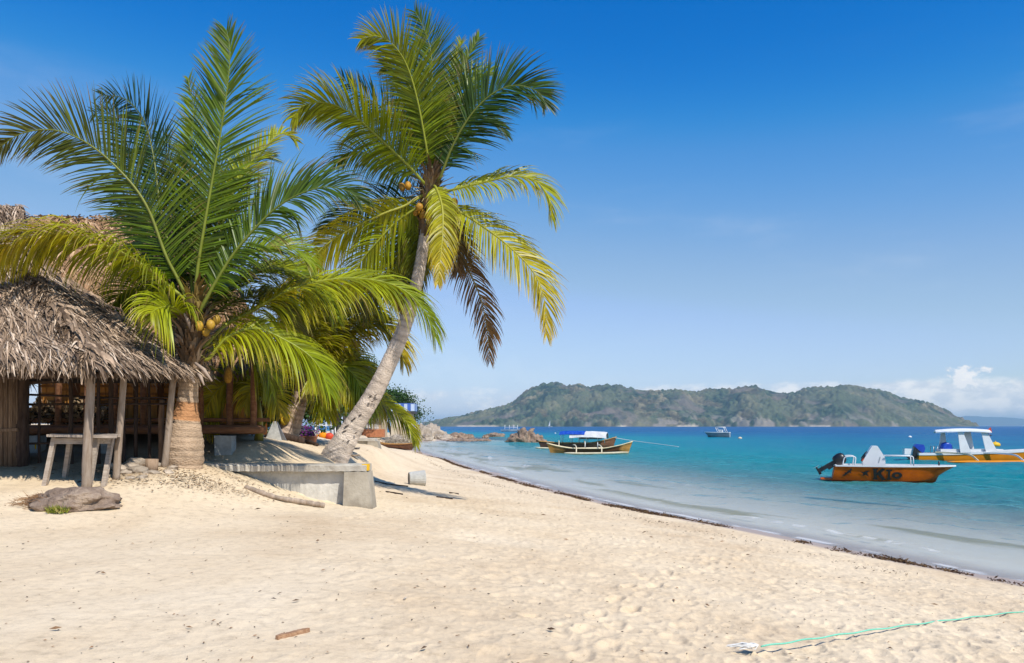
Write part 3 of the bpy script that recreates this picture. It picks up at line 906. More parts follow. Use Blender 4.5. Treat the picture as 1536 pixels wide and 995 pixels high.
def tint1(t):
    a = (0.46, 0.33, 0.22); b = (0.62, 0.47, 0.33)
    k = vn1(t * 22, 3)
    c = lerp3(a, b, k)
    if 0.36 < t < 0.48: c = lerp3(c, (0.55, 0.24, 0.08), 0.75)
    if t > 0.6: c = lerp3(c, (0.20, 0.13, 0.08), min((t - 0.6) * 5, 1))
    return c


trunk(palm1, [P(275, 712, DL), P(276, 690, DL), P(277, 650, DL), P(280, 615, DL), P(283, 580, DL), P(287, 530, DL), P(291, 485, DL)],
      [0.29, 0.320, 0.312, 0.250, 0.178, 0.158, 0.158, 0.158, 0.147, 0.113], 100, 0.016, 22, tint1)
sheath(palm1, P(287, 525, DL), (0.1, 0, 1), 0.20, 190, 1.0, 1.0)
sheath(palm1, P(291, 480, DL), (0.05, 0, 1), 0.16, 120, 0.8, 0.8, ((0.16, 0.10, 0.03), (0.45, 0.33, 0.10)))
# stubs of cut leaf stalks, pale and curled
for (x0, y0, x1, y1, r) in ((278, 560, 292, 575, 0.05), (293, 545, 318, 572, 0.045), (276, 520, 262, 500, 0.04), (288, 500, 276, 470, 0.045), (296, 560, 306, 578, 0.04), (272, 545, 262, 575, 0.04)):
    mb = MB(); mb.tube([P(x0, y0, DL - 0.2), P((x0 + x1) / 2, (y0 + y1) / 2 - 4, DL - 0.3), P(x1, y1, DL - 0.36)], [r * .55, r * .75, r * 0.3], 8, random.choice([(0.40, 0.31, 0.24), (0.26, 0.18, 0.12)]))
    mb.build('cut_leaf_stalk', MT['litter'], palm1)
coconut_cluster(palm1, [P(299, 489, DL - 0.28), P(316, 487, DL - 0.26), P(309, 497, DL - 0.15), P(289, 497, DL - .1), P(325, 480, DL - .1)], 0.074)

c1 = [(292, 486)]
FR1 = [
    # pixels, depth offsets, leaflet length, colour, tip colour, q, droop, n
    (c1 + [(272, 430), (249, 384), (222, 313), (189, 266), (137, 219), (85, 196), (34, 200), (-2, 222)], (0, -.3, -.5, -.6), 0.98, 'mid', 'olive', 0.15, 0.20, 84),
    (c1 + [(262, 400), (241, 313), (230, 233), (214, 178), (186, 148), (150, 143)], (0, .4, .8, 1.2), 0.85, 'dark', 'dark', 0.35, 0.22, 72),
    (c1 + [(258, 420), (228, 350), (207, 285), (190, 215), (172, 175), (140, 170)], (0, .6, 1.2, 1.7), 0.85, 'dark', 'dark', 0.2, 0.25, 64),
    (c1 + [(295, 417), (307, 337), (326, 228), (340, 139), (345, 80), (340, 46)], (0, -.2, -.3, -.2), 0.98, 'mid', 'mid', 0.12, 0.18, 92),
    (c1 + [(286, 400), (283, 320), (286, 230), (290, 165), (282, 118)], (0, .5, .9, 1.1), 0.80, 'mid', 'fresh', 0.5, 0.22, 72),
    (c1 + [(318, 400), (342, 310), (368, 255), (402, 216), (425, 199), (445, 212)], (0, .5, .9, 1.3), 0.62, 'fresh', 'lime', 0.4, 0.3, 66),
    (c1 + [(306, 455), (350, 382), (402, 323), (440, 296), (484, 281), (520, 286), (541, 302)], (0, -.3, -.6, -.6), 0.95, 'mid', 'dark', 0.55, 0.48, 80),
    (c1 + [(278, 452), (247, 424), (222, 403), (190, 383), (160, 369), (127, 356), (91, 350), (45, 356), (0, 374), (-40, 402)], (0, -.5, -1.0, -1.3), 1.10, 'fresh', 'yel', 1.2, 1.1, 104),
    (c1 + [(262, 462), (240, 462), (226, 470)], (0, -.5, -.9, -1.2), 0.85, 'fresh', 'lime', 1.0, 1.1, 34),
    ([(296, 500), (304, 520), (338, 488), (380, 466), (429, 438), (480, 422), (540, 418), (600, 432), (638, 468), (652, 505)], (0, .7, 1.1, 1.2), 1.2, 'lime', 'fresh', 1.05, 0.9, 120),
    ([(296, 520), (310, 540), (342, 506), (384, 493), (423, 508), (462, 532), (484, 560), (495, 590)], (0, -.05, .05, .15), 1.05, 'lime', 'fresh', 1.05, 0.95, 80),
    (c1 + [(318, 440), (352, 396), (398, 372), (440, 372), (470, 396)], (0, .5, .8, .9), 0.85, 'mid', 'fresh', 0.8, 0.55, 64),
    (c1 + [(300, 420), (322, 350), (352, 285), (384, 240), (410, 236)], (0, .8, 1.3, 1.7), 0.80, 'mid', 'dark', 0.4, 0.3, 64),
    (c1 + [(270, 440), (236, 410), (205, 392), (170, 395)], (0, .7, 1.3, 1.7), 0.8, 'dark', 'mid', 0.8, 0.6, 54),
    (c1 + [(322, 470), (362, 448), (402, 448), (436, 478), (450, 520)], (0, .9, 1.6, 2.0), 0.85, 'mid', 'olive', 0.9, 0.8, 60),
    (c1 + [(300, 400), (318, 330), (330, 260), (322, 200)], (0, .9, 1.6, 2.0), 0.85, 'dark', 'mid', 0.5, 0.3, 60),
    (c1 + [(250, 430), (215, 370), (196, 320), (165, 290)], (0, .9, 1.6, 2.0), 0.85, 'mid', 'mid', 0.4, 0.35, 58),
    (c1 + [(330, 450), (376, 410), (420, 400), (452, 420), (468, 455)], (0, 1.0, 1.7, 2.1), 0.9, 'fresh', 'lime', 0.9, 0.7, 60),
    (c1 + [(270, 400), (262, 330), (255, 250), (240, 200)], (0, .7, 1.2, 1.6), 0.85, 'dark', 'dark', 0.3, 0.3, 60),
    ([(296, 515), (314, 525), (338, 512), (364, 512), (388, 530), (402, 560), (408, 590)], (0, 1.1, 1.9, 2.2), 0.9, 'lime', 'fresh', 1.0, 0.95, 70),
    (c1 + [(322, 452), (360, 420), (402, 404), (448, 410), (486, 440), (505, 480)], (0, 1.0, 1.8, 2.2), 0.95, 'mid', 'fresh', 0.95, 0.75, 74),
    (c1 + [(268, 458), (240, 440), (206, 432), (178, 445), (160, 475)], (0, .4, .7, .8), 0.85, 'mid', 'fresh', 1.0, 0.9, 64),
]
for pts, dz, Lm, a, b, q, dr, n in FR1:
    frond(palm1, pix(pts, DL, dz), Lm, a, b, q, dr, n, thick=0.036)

# ---- the leaning palm
DR = 17.8
palm2 = thing('coconut_palm', 'tall coconut palm leaning out from the sea wall over the beach', 'palm tree', P(502, 690, DR))


def tint2(t):
    k = vn1(t * 30, 5)
    return lerp3((0.60, 0.51, 0.43), (0.86, 0.75, 0.64), k)


def scars(mb):
    for k in range(15):         # dark old leaf scars
        t = random.uniform(0.05, 0.45); y = 682 - t * 200; x = float(np.interp(y, [480, 535, 592, 640, 690], [610, 588, 560, 530, 500])) + random.uniform(-12, 10)
        c = P(x, y, DR - 0.26 + 0.1 * t)
        mb.ell(c, (0.045, 0.022, 0.010), 7, 4, (0.14, 0.11, 0.09), 0, axis=(-0.45, -0.35, 0.8))


trunk(palm2, [P(492, 706, DR), P(505, 682, DR), P(530, 640, DR), P(560, 592, DR), P(588, 535, DR), P(610, 480, DR), (P(626, 420, DR)), P(636, 360, DR), P(642, 310, DR)],
      [0.35, 0.275, 0.225, 0.20, 0.182, 0.168, 0.155, 0.143, 0.13, 0.12, 0.11], 150, 0.014, 20, tint2, extra=scars)
CR = (648, 284)
sheath(palm2, P(645, 292, DR), (0.1, 0, 1), 0.20, 150, 0.9, 1.0)
sheath(palm2, P(640, 330, DR), (0.12, 0, 1), 0.17, 90, 0.8, 0.7, ((0.06, 0.04, 0.025), (0.22, 0.15, 0.09)))
coconut_cluster(palm2, [P(629, 311, DR - .3), P(642, 324, DR - .38), P(634, 322, DR - .2), P(673, 340, DR - .36), P(679, 346, DR - .3), P(672, 352, DR - .28),
                        P(676, 320, DR - .26), P(668, 314, DR - .2), P(681, 304, DR - .2), P(603, 281, DR - .2), P(612, 279, DR - .12), P(624, 318, DR - .1), P(668, 345, DR - .12)], 0.086, (1, .88, .8))
mb = MB()
for k in range(44):
    th = random.uniform(0, 6.28); c = P(645, 296, DR)
    e = c + Vector((math.cos(th) * random.uniform(.3, .75), math.sin(th) * random.uniform(.2, .6), random.uniform(-.45, .45)))
    m_ = c.lerp(e, 0.5) + Vector((0, 0, 0.1))
    mb.tube([c, m_, e], [0.018, 0.012, 0.006], 5, random.choice([(0.42, 0.30, 0.13), (0.30, 0.2, 0.1), (0.5, 0.42, 0.2)]))
mb.build('flower_stalks', MT['litter'], palm2)
c2 = [CR]


def zz(l):
    return [(420 + x / 1.809, 10 + y / 1.809) for x, y in l]


FR2 = [
    (c2 + zz([(400, 400), (372, 250), (342, 155), (303, 100), (262, 80), (222, 88)]), (0, -.5, -.8, -.9), 0.92, 'fresh', 'lime', 0.35, 0.30, 78),
    (c2 + zz([(412, 400), (412, 250), (410, 130), (388, 55), (366, 14)]), (0, .4, .6, .6), 0.92, 'dark', 'mid', 0.15, 0.20, 84),
    (c2 + zz([(432, 380), (470, 250), (505, 150), (540, 84)]), (0, .3, .5, .5), 0.66, 'mid', 'mid', 0.25, 0.3, 70),
    (c2 + zz([(424, 370), (448, 260), (474, 160), (492, 92)]), (0, .8, 1.2, 1.3), 0.62, 'mid', 'lime', 0.4, 0.3, 62),
    (c2 + zz([(432, 470), (470, 375), (520, 292), (580, 235), (640, 214), (700, 232), (722, 268)]), (0, -.5, -.8, -.9), 1.02, 'dark', 'dark', 0.30, 0.26, 88),
    (c2 + zz([(392, 480), (345, 428), (262, 350), (200, 295), (130, 262), (66, 268), (32, 304)]), (0, -.6, -1.0, -1.2), 0.95, 'fresh', 'lime', 0.65, 0.55, 84),
    (c2 + zz([(380, 410), (300, 295), (225, 240), (165, 190)]), (0, .7, 1.2, 1.5), 0.85, 'dark', 'dark', 0.3, 0.3, 64),
    (c2 + zz([(440, 505), (470, 497), (550, 478), (630, 461), (690, 472), (728, 515), (738, 580)]), (0, -.3, -.6, -.7), 0.86, 'lime', 'lime', 0.95, 0.62, 66),
    (c2 + zz([(445, 530), (478, 552), (540, 590), (620, 650), (688, 722), (718, 800), (722, 890)]), (0, -.5, -.9, -1.1), 0.92, 'lime', 'yel', 0.70, 0.55, 74),
    (c2 + zz([(440, 560), (482, 610), (502, 690), (540, 780), (560, 860), (570, 960)]), (0, .3, .6, .7), 0.72, 'brown', 'brown', 0.35, 0.55, 64),
    (c2 + zz([(422, 490), (440, 545), (441, 620), (434, 690), (428, 752)]), (0, -.7, -1.1, -1.3), 0.55, 'lime', 'yel', 0.4, 0.7, 58),
    (c2 + zz([(392, 510), (335, 542), (280, 562), (180, 610), (110, 660), (40, 745), (10, 800)]), (0, -.4, -.9, -1.2), 0.85, 'lime', 'yel', 0.9, 0.75, 78),
    (c2 + zz([(390, 515), (330, 520), (250, 532), (180, 560), (105, 605)]), (0, .5, 1.0, 1.3), 0.75, 'dark', 'dark', 0.8, 0.6, 60),
    (c2 + zz([(398, 545), (352, 640), (300, 705), (250, 770), (225, 840)]), (0, .5, .9, 1.0), 0.85, 'dark', 'olive', 0.7, 0.7, 64),
    (c2 + zz([(405, 560), (372, 650), (350, 740), (338, 830)]), (0, .7, 1.0, 1.1), 0.8, 'olive', 'brown', 0.5, 0.6, 54),
    (c2 + zz([(418, 380), (392, 280), (372, 180), (350, 120)]), (0, 1.0, 1.5, 1.7), 0.85, 'dark', 'mid', 0.3, 0.3, 64),
    (c2 + zz([(440, 400), (490, 320), (540, 300), (590, 320), (615, 350)]), (0, .9, 1.5, 1.8), 0.8, 'dark', 'dark', 0.6, 0.45, 58),
    (c2 + zz([(405, 400), (388, 300), (352, 215), (318, 165), (285, 160)]), (0, -.3, -.4, -.4), 0.85, 'fresh', 'mid', 0.5, 0.4, 66),
    (c2 + zz([(440, 420), (462, 330), (492, 250), (530, 195), (575, 175)]), (0, .2, .3, .3), 0.85, 'mid', 'fresh', 0.4, 0.35, 66),
    (c2 + zz([(385, 470), (310, 440), (240, 400), (190, 395), (150, 420)]), (0, .5, .9, 1.1), 0.85, 'mid', 'mid', 0.8, 0.6, 62),
    (c2 + zz([(395, 530), (320, 580), (262, 640), (215, 700), (190, 770)]), (0, -.2, -.4, -.4), 0.9, 'fresh', 'lime', 0.8, 0.7, 64),
    (c2 + zz([(425, 505), (398, 560), (384, 630), (372, 700), (352, 770)]), (0, .15, .2, .2), 0.72, 'fresh', 'olive', 0.7, 0.8, 58),
    (c2 + zz([(415, 515), (372, 575), (335, 640), (312, 710), (300, 790)]), (0, .2, .4, .5), 0.85, 'mid', 'lime', 0.8, 0.8, 60),
    (c2 + zz([(440, 520), (462, 580), (478, 650), (482, 720)]), (0, .2, .3, .3), 0.7, 'olive', 'brown', 0.6, 0.7, 54),
]
for k, (pts, dz, Lm, a, b, q, dr, n) in enumerate(FR2):
    frond(palm2, pix(pts, DR, dz), Lm, a, b, q, dr, n, thick=0.036, ragged=0.35 if a == 'brown' else 0.12, label='dead brown frond hanging down' if a == 'brown' else None)

# ---- a smaller palm on the sand behind the wall
D3 = 20.5
palm3 = thing('coconut_palm', 'smaller coconut palm with pale cut trunk behind the sea wall', 'palm tree', P(430, 664, D3))


def tint3(t):
    return lerp3((0.52, 0.38, 0.28), (0.68, 0.54, 0.43), vn1(t * 15, 8))


trunk(palm3, [P(424, 668, D3), P(434, 645, D3), P(441, 625, D3), P(450, 595, D3), P(458, 570, D3)], [0.34, 0.27, 0.23, 0.20, 0.16], 60, 0.03, 16, tint3)
sheath(palm3, P(448, 595, D3), (0.2, 0, 1), 0.22, 120, 0.9, 0.8)
c3 = [(458, 572)]
FR3 = [
    (c3 + [(468, 545), (477, 515), (488, 480), (505, 450), (528, 440)], (0, -.2, -.3), 0.95, 'fresh', 'lime', 0.4, 0.5, 64),
    (c3 + [(480, 545), (505, 520), (535, 500), (556, 488), (575, 492)], (0, .3, .5), 0.85, 'lime', 'yel', 0.8, 0.7, 62),
    (c3 + [(486, 572), (512, 579), (540, 587), (570, 603), (598, 622), (616, 642), (624, 668)], (0, .5, .9, 1.0), 0.75, 'lime', 'lime', 0.85, 0.8, 74),
    (c3 + [(462, 540), (455, 505), (452, 470), (440, 445)], (0, .3, .5), 0.95, 'lime', 'lime', 0.5, 0.5, 60),
    (c3 + [(480, 560), (500, 552), (520, 560), (532, 585), (538, 612)], (0, -.4, -.6), 0.95, 'fresh', 'lime', 0.9, 0.8, 62),
    (c3 + [(440, 555), (418, 545), (398, 552), (384, 575)], (0, -.3, -.4), 0.8, 'mid', 'mid', 0.9, 0.8, 56),
    (c3 + [(470, 560), (480, 575), (484, 600), (486, 622)], (0, -.4, -.6), 0.8, 'fresh', 'mid', 0.9, 0.8, 50),
    (c3 + [(488, 540), (508, 530), (530, 540), (548, 560), (556, 585)], (0, .8, 1.2), 0.95, 'lime', 'fresh', 0.8, 0.7, 58),
    (c3 + [(440, 535), (425, 510), (412, 500), (395, 505)], (0, .3, .6), 0.8, 'dark', 'mid', 0.8, 0.7, 54),
    (c3 + [(436, 578), (424, 590), (416, 610), (410, 630)], (0, -.2, .1), 0.7, 'dark', 'dark', 0.9, 0.7, 46),
    (c3 + [(475, 535), (500, 500), (530, 470), (556, 462), (578, 475)], (0, .1, .2), 0.9, 'fresh', 'lime', 0.8, 0.7, 60),
    (c3 + [(450, 545), (430, 525), (405, 520), (385, 535)], (0, -.5, -.8), 0.9, 'fresh', 'lime', 0.9, 0.8, 56),
    (c3 + [(482, 555), (508, 545), (534, 555), (548, 580), (552, 610)], (0, -.2, -.2), 0.9, 'mid', 'fresh', 0.9, 0.8, 60),
    (c3 + [(466, 530), (470, 490), (478, 450), (498, 420)], (0, .5, .9), 0.9, 'mid', 'lime', 0.5, 0.5, 60),
    (c3 + [(468, 530), (486, 486), (512, 452), (545, 430), (580, 436), (604, 462)], (0, .3, .6, .8), 1.15, 'lime', 'lime', 0.9, 0.75, 80),
    (c3 + [(474, 545), (502, 508), (538, 484), (572, 486), (598, 512), (606, 545)], (0, .1, .2, .2), 1.15, 'lime', 'yel', 0.95, 0.8, 80),
    (c3 + [(455, 535), (448, 490), (436, 452), (415, 432), (392, 438)], (0, .4, .7, .9), 1.1, 'lime', 'fresh', 0.8, 0.7, 72),
    (c3 + [(478, 558), (505, 548), (528, 560), (545, 592), (550, 625)], (0, -.3, -.5, -.6), 1.0, 'lime', 'fresh', 1.0, 0.9, 70),
    (c3 + [(462, 540), (460, 500), (468, 462), (488, 440), (512, 446)], (0, -.3, -.5, -.5), 1.05, 'fresh', 'lime', 0.8, 0.7, 70),
]
for pts, dz, Lm, a, b, q, dr, n in FR3:
    frond(palm3, pix(pts, D3, dz), Lm, 'lime' if a in ('fresh', 'mid') else a, 'lime' if b in ('mid', 'olive') else b, q, dr, n, thick=0.036, wid=0.042)  # greens raised to lime to stand in for sun on these fronds
coconut_cluster(palm3, [P(430, 627, D3 - .3), P(426, 632, D3 - .25), P(423, 622, D3 - .2)], 0.10, (1.25, 1.45, .8))

# ---- a young palm under the big fronds
D4 = 16.6
palm4 = thing('coconut_palm', 'young palm with a slim yellow stem in front of the hall deck', 'palm tree', P(390, 658, D4))
mb = MB(); mb.tube([P(388, 664, D4), P(389, 645, D4), P(389, 620, D4), P(387, 598, D4)], [0.10, 0.08, 0.06, 0.04], 10, [(0.10, 0.10, 0.02), (0.42, 0.33, 0.03), (0.45, 0.36, 0.04), (0.2, 0.24, 0.03)])
mb.build('stem', MT['midrib'], palm4)
c4 = [(388, 604)]
for pts, dz, Lm, a, b, q, dr, n in [
    (c4 + [(380, 586), (362, 574), (342, 574), (322, 590), (308, 620), (303, 640)], (0, -.3, -.6), 0.85, 'lime', 'yel', 0.8, 0.8, 66),
    (c4 + [(382, 570), (368, 552), (350, 548), (334, 560)], (0, .2, .4), 0.6, 'lime', 'yel', 0.8, 0.7, 50),
    (c4 + [(396, 575), (410, 556), (424, 552)], (0, .3, .5), 0.6, 'lime', 'yel', 0.7, 0.6, 44),
    (c4 + [(384, 580), (374, 588), (366, 610)], (0, -.3, -.5), 0.55, 'lime', 'yel', 0.9, 0.8, 40),
    (c4 + [(400, 590), (412, 596), (420, 618)], (0, -.2, -.3), 0.55, 'lime', 'yel', 0.9, 0.8, 40)]:
    frond(palm4, pix(pts, D4, dz), Lm, a, b, q, dr, n, thick=0.022)


# ================================================================== leafy trees far along the shore
def leafy_tree(name, label, base, crowns, nleaf, leaf, cols, trunk_r=0.2, group=None):
    root = thing(name, label, 'tree' if 'bush' not in name else 'bush', base, group)
    tb = MB()
    for (c, r) in crowns:
        c = Vector(c)
        m_ = Vector(base).lerp(c, 0.5) + Vector((random.uniform(-.3, .3), 0, 0.2))
        tb.tube([Vector(base), m_, c], [trunk_r, trunk_r * 0.6, trunk_r * 0.2], 7)
        for k in range(5):
            e = c + Vector((random.gauss(0, .5) * r[0], random.gauss(0, .5) * r[1], random.uniform(-.3, .8) * r[2]))
            tb.tube([m_.lerp(c, 0.6), e], [trunk_r * 0.25, trunk_r * 0.06], 5)
    tb.build('trunk', MT['treebark'], root)
    lb = MB()
    tot = sum(r[0] * r[2] for _, r in crowns)
    for (c, r) in crowns:
        c = Vector(c)
        ncl = max(6, int(3.2 * nleaf * r[0] * r[2] / tot / 26))
        for k in range(ncl):
            while True:
                d = Vector((random.uniform(-1, 1), random.uniform(-1, 1), random.uniform(-1, 1)))
                if 0.25 < d.length < 1: break
            if d.length < 0.55: d = d * 1.4
            rr = random.uniform(0.8, 1.12)
            cc = c + Vector((d.x * r[0], d.y * r[1], d.z * r[2])) * rr
            b = random.uniform(0.65, 1.35); col = random.choice(cols)
            cs = leaf * random.uniform(1.6, 3.0)
            for j in range(26):
                p = cc + Vector((random.gauss(0, cs), random.gauss(0, cs), random.gauss(0, cs * 0.6)))
                u_ = Vector((random.gauss(0, 1), random.gauss(0, 1), random.gauss(0, 0.6))).normalized()
                v_ = u_.orthogonal().normalized(); v_ = Quaternion(u_, random.uniform(0, 6.28)) @ v_
                s = leaf * random.uniform(0.6, 1.2)
                bb = b * random.uniform(0.8, 1.2)
                lb.add([p - u_ * s * .5, p + v_ * s * .28, p + u_ * s * .5, p - v_ * s * .28], [(0, 1, 2, 3)], tuple(x * bb for x in col))
    lb.build('crown', MT['treeleaf'], root)
    return root


TG = [(0.022, 0.062, 0.012), (0.040, 0.095, 0.016), (0.065, 0.125, 0.022)]


def gp(px, d, off=0.0):
    """ground point under photo column px at distance d"""
    x = (px - CX) / F * d
    return Vector((x, d, G(x, d) + off))


leafy_tree('leafy_tree', 'dark green leafy tree just left of the leaning trunk', gp(533, 48), [(P(541, 560, 48), (0.9, 0.9, 0.8)), (P(530, 580, 48), (0.9, 0.8, 0.7)), (P(548, 577, 48), (0.6, 0.6, 0.5))], 3600, 0.16, TG, 0.12)
leafy_tree('leafy_tree', 'rounded green tree behind the terrace with blue railing', gp(590, 118), [(P(588, 597, 118), (2.2, 2, 1.2)), (P(572, 604, 118), (2.0, 2, 1.5)), (P(604, 604, 118), (1.6, 2, 0.9)), (P(622, 622, 118), (0.7, 1, 0.9)), (P(580, 612, 118), (2.5, 2, 1.2))], 4200, 0.34, TG, 0.2)
leafy_tree('leafy_tree', 'mid green tree behind the palms left of the blue railing', gp(520, 60), [(P(512, 600, 60), (1.5, 1.5, 1.1)), (P(535, 606, 60), (1.3, 1.3, 1.0)), (P(490, 585, 60), (1.5, 1.5, 1.4)), (P(555, 606, 75), (1.4, 1.4, .9))], 4200, 0.24, TG, 0.15)
leafy_tree('leafy_tree', 'dark green tree hidden behind the fronds right of the thatched hall', gp(420, 27), [(P(415, 600, 27), (1.0, 1, 0.9)), (P(450, 575, 27), (0.9, 1, 1.0)), (P(478, 600, 27), (0.8, 1, 0.9)), (P(395, 620, 26), (0.7, .8, .5))], 4200, 0.15, TG, 0.12)

# ================================================================== thatch
def thatch(mb, EL_, ER, RR, RL, per_m2, length, cols, seed, lift=0.05, wid=(0.006, 0.015), fringe=150, fr_len=(0.14, 0.30), messy=0.35, base=True, basecol=(0.6, 0.6, 0.6)):
    """one slope of a thatched roof: eave left/right, ridge right/left; a solid bed and loose leaf strips over it"""
    rnd = random.Random(seed)
    EL_, ER, RR, RL = map(Vector, (EL_, ER, RR, RL))
    n = ((ER - EL_).cross(RL - EL_)); n.normalize()
    if n.z < 0: n = -n
    if base:
        off = -n * 0.10
        vs = [EL_, ER, RR, RL, EL_ + off, ER + off, RR + off, RL + off]
        mb.add(vs, [(0, 1, 2, 3), (7, 6, 5, 4), (0, 4, 5, 1), (1, 5, 6, 2), (2, 6, 7, 3), (3, 7, 4, 0)], basecol, 1)
    down_l = (EL_ - RL).normalized(); down_r = (ER - RR).normalized()
    area = 0.5 * ((ER - EL_).cross(RL - EL_).length + (RR - ER).cross(RL - RR).length)
    N_ = int(area * per_m2)
    eaveL = (ER - EL_).length; ridL = (RR - RL).length
    for i in range(N_):
        while True:
            v = rnd.random(); u = rnd.random()
            if rnd.random() < (eaveL * (1 - v) + ridL * v) / max(eaveL, ridL): break
        a = EL_.lerp(ER, u); b = RL.lerp(RR, u)
        p = a.lerp(b, v)
        dn = (down_l.lerp(down_r, u)).normalized()
        sd = dn.cross(n).normalized()
        d = (dn + sd * rnd.gauss(0, messy) + n * rnd.uniform(-0.05, 0.16)).normalized()
        L_ = length * rnd.uniform(0.5, 1.3)
        w_ = rnd.uniform(*wid)
        course = 0.5 + 0.5 * math.sin(v * (b - a).length / 0.16)
        p0 = p + n * (rnd.uniform(0.0, lift) + 0.035 * course)
        t = rnd.random()
        c = lerp3(cols[0], cols[1], t) if rnd.random() < 0.88 else cols[2]
        wv = (sd * math.cos(0.6 * rnd.uniform(-1, 1)) + n * rnd.uniform(-0.6, 0.6)).normalized()
        p1 = p0 + d * L_ * 0.55
        p2 = p1 + (d + Vector((0, 0, -rnd.uniform(0.0, 0.5)))).normalized() * L_ * 0.45
        mb.add([p0 - wv * w_ * .7, p0 + wv * w_ * .7, p1 - wv * w_, p1 + wv * w_, p2 - wv * w_ * .25, p2 + wv * w_ * .25], [(0, 1, 3, 2), (2, 3, 5, 4)], c, 0)
    for i in range(int(eaveL * fringe)):
        u = rnd.random(); a = EL_.lerp(ER, u); dn = down_l.lerp(down_r, u).normalized(); sd = dn.cross(n).normalized()
        p0 = a - dn * rnd.uniform(0.02, 0.30) + n * rnd.uniform(-0.09, 0.06)
        d = (dn * rnd.uniform(0.3, 0.9) + Vector((0, 0, -0.7)) + sd * rnd.gauss(0, 0.22)).normalized()
        L_ = rnd.uniform(*fr_len); w_ = rnd.uniform(wid[0], wid[1] * 1.15)
        c = lerp3(cols[0], cols[1], rnd.random())
        wv = (sd + n * rnd.uniform(-0.7, 0.7)).normalized()
        p1 = p0 + d * L_ * .6; p2 = p1 + (d + Vector((0, 0, -0.6))).normalized() * L_ * .5
        mb.add([p0 - wv * w_, p0 + wv * w_, p1 - wv * w_, p1 + wv * w_, p2 - wv * w_ * .3, p2 + wv * w_ * .3], [(0, 1, 3, 2), (2, 3, 5, 4)], c, 0)


GREY = ((0.10, 0.066, 0.044), (0.48, 0.345, 0.235), (0.64, 0.50, 0.37))
BRN = ((0.22, 0.12, 0.06), (0.47, 0.285, 0.155), (0.56, 0.38, 0.225))


def pole(parent, a, b, r, mat='post', name='post', bend=0.03, tint=None, seg=9):
    a = Vector(a); b = Vector(b); mb = MB()
    mids = [a.lerp(b, t) + Vector((random.uniform(-bend, bend), random.uniform(-bend, bend), 0)) for t in (0.3, 0.65)]
    C, _ = catmull([a] + mids + [b], 14)
    k = random.uniform(0.85, 1.15); tn = tint or (1, 1, 1)
    mb.tube(C, [r * (1.12 - 0.25 * i / 13) * random.uniform(0.95, 1.05) for i in range(14)], seg, tuple(c * k for c in tn))
    return mb.build(name, MT[mat], parent)


# ---- the low thatched hut in front
hut = thing('thatched_hut', 'low open hut with shaggy grey thatch on crooked poles at the left edge', 'hut', (-7.6, 13.0, G(-7.6, 13.0)))
Yf = 11.45
C0 = Vector((-6.02, Yf, 3.30)); D0 = Vector((-5.42, 13.85, 3.36)); A0 = Vector((-8.30, 13.5, 5.20))
B0 = Vector((-12.6, Yf + 0.15, 3.30)); B1 = Vector((-12.6, 13.5, 5.20)); E0 = Vector((-6.4, 15.6, 3.3)); E1 = Vector((-12.6, 15.6, 3.3))
rm = MB()
thatch(rm, B0, C0, A0, B1, 1550, 0.40, GREY, 1, lift=0.09)
thatch(rm, C0, D0, A0, A0, 1550, 0.40, GREY, 2, lift=0.09)
thatch(rm, D0, E0, A0, A0, 300, 0.42, GREY, 3)
thatch(rm, E0, E1, B1, A0, 60, 0.42, GREY, 4, fringe=10)
rnd = random.Random(5)
for (a, b, n_) in ((C0, A0, 520), (D0, A0, 420), (A0, B1, 420)):          # bundles laid over the hips and the ridge
    ax = (a - b).normalized()
    for i in range(n_):
        p = b.lerp(a, rnd.random()) + Vector((rnd.gauss(0, .06), rnd.gauss(0, .06), rnd.uniform(0.03, 0.14)))
        d = (ax * (0.8 if a is not A0 else 0.1) + Vector((rnd.gauss(0, .5), rnd.gauss(-0.3, .5), rnd.uniform(-.7, .1)))).normalized()
        s_ = d.orthogonal().normalized(); w_ = rnd.uniform(.012, .03); L_ = rnd.uniform(.25, .55)
        c = lerp3(GREY[0], GREY[1], rnd.random())
        q_ = p + d * L_ * .6; e_ = q_ + (d + Vector((0, 0, -.7))).normalized() * L_ * .4
        rm.add([p - s_ * w_, p + s_ * w_, q_ - s_ * w_, q_ + s_ * w_, e_ - s_ * w_ * .3, e_ + s_ * w_ * .3], [(0, 1, 3, 2), (2, 3, 5, 4)], c, 0)
rm.build('thatch_roof', [MT['thatch'], MT['thatch_base']], hut)


def foot(px, py_hint, d, sink=0.06):
    g = gp(px, d); g.z -= sink
    return g


pole(hut, foot(130, 735, 11.75), P(138, 556, 11.7) + Vector((0, 0, .15)), 0.064, bend=0.015)
pole(hut, foot(174, 728, 12.35), P(187, 560, 12.35) + Vector((0, 0, .1)), 0.052, bend=0.015)
pole(hut, foot(246, 712, 13.3), P(262, 565, 13.3) + Vector((0, 0, .15)), 0.055, bend=0.015)
pole(hut, foot(33, 683, 13.0), P(35, 560, 13.0) + Vector((0, 0, .2)), 0.105, 'darkpole', bend=0.01)
pole(hut, foot(242, 700, 13.75), P(243, 600, 13.75), 0.05, 'post', bend=0.01, tint=(.75, .6, .5))
for (x0, x1, d, r) in ((59, 59, 13.2, .022), (107, 105, 13.25, .035), (148, 148, 13.3, .03), (166, 167, 13.4, .042), (186, 185, 13.5, .035), (204, 205, 13.6, .03), (224, 222, 13.7, .026)):
    pole(hut, foot(x0, 690, d), P(x1, 565, d) + Vector((0, 0, .1)), r, 'darkpole', 'upright', bend=0.012)
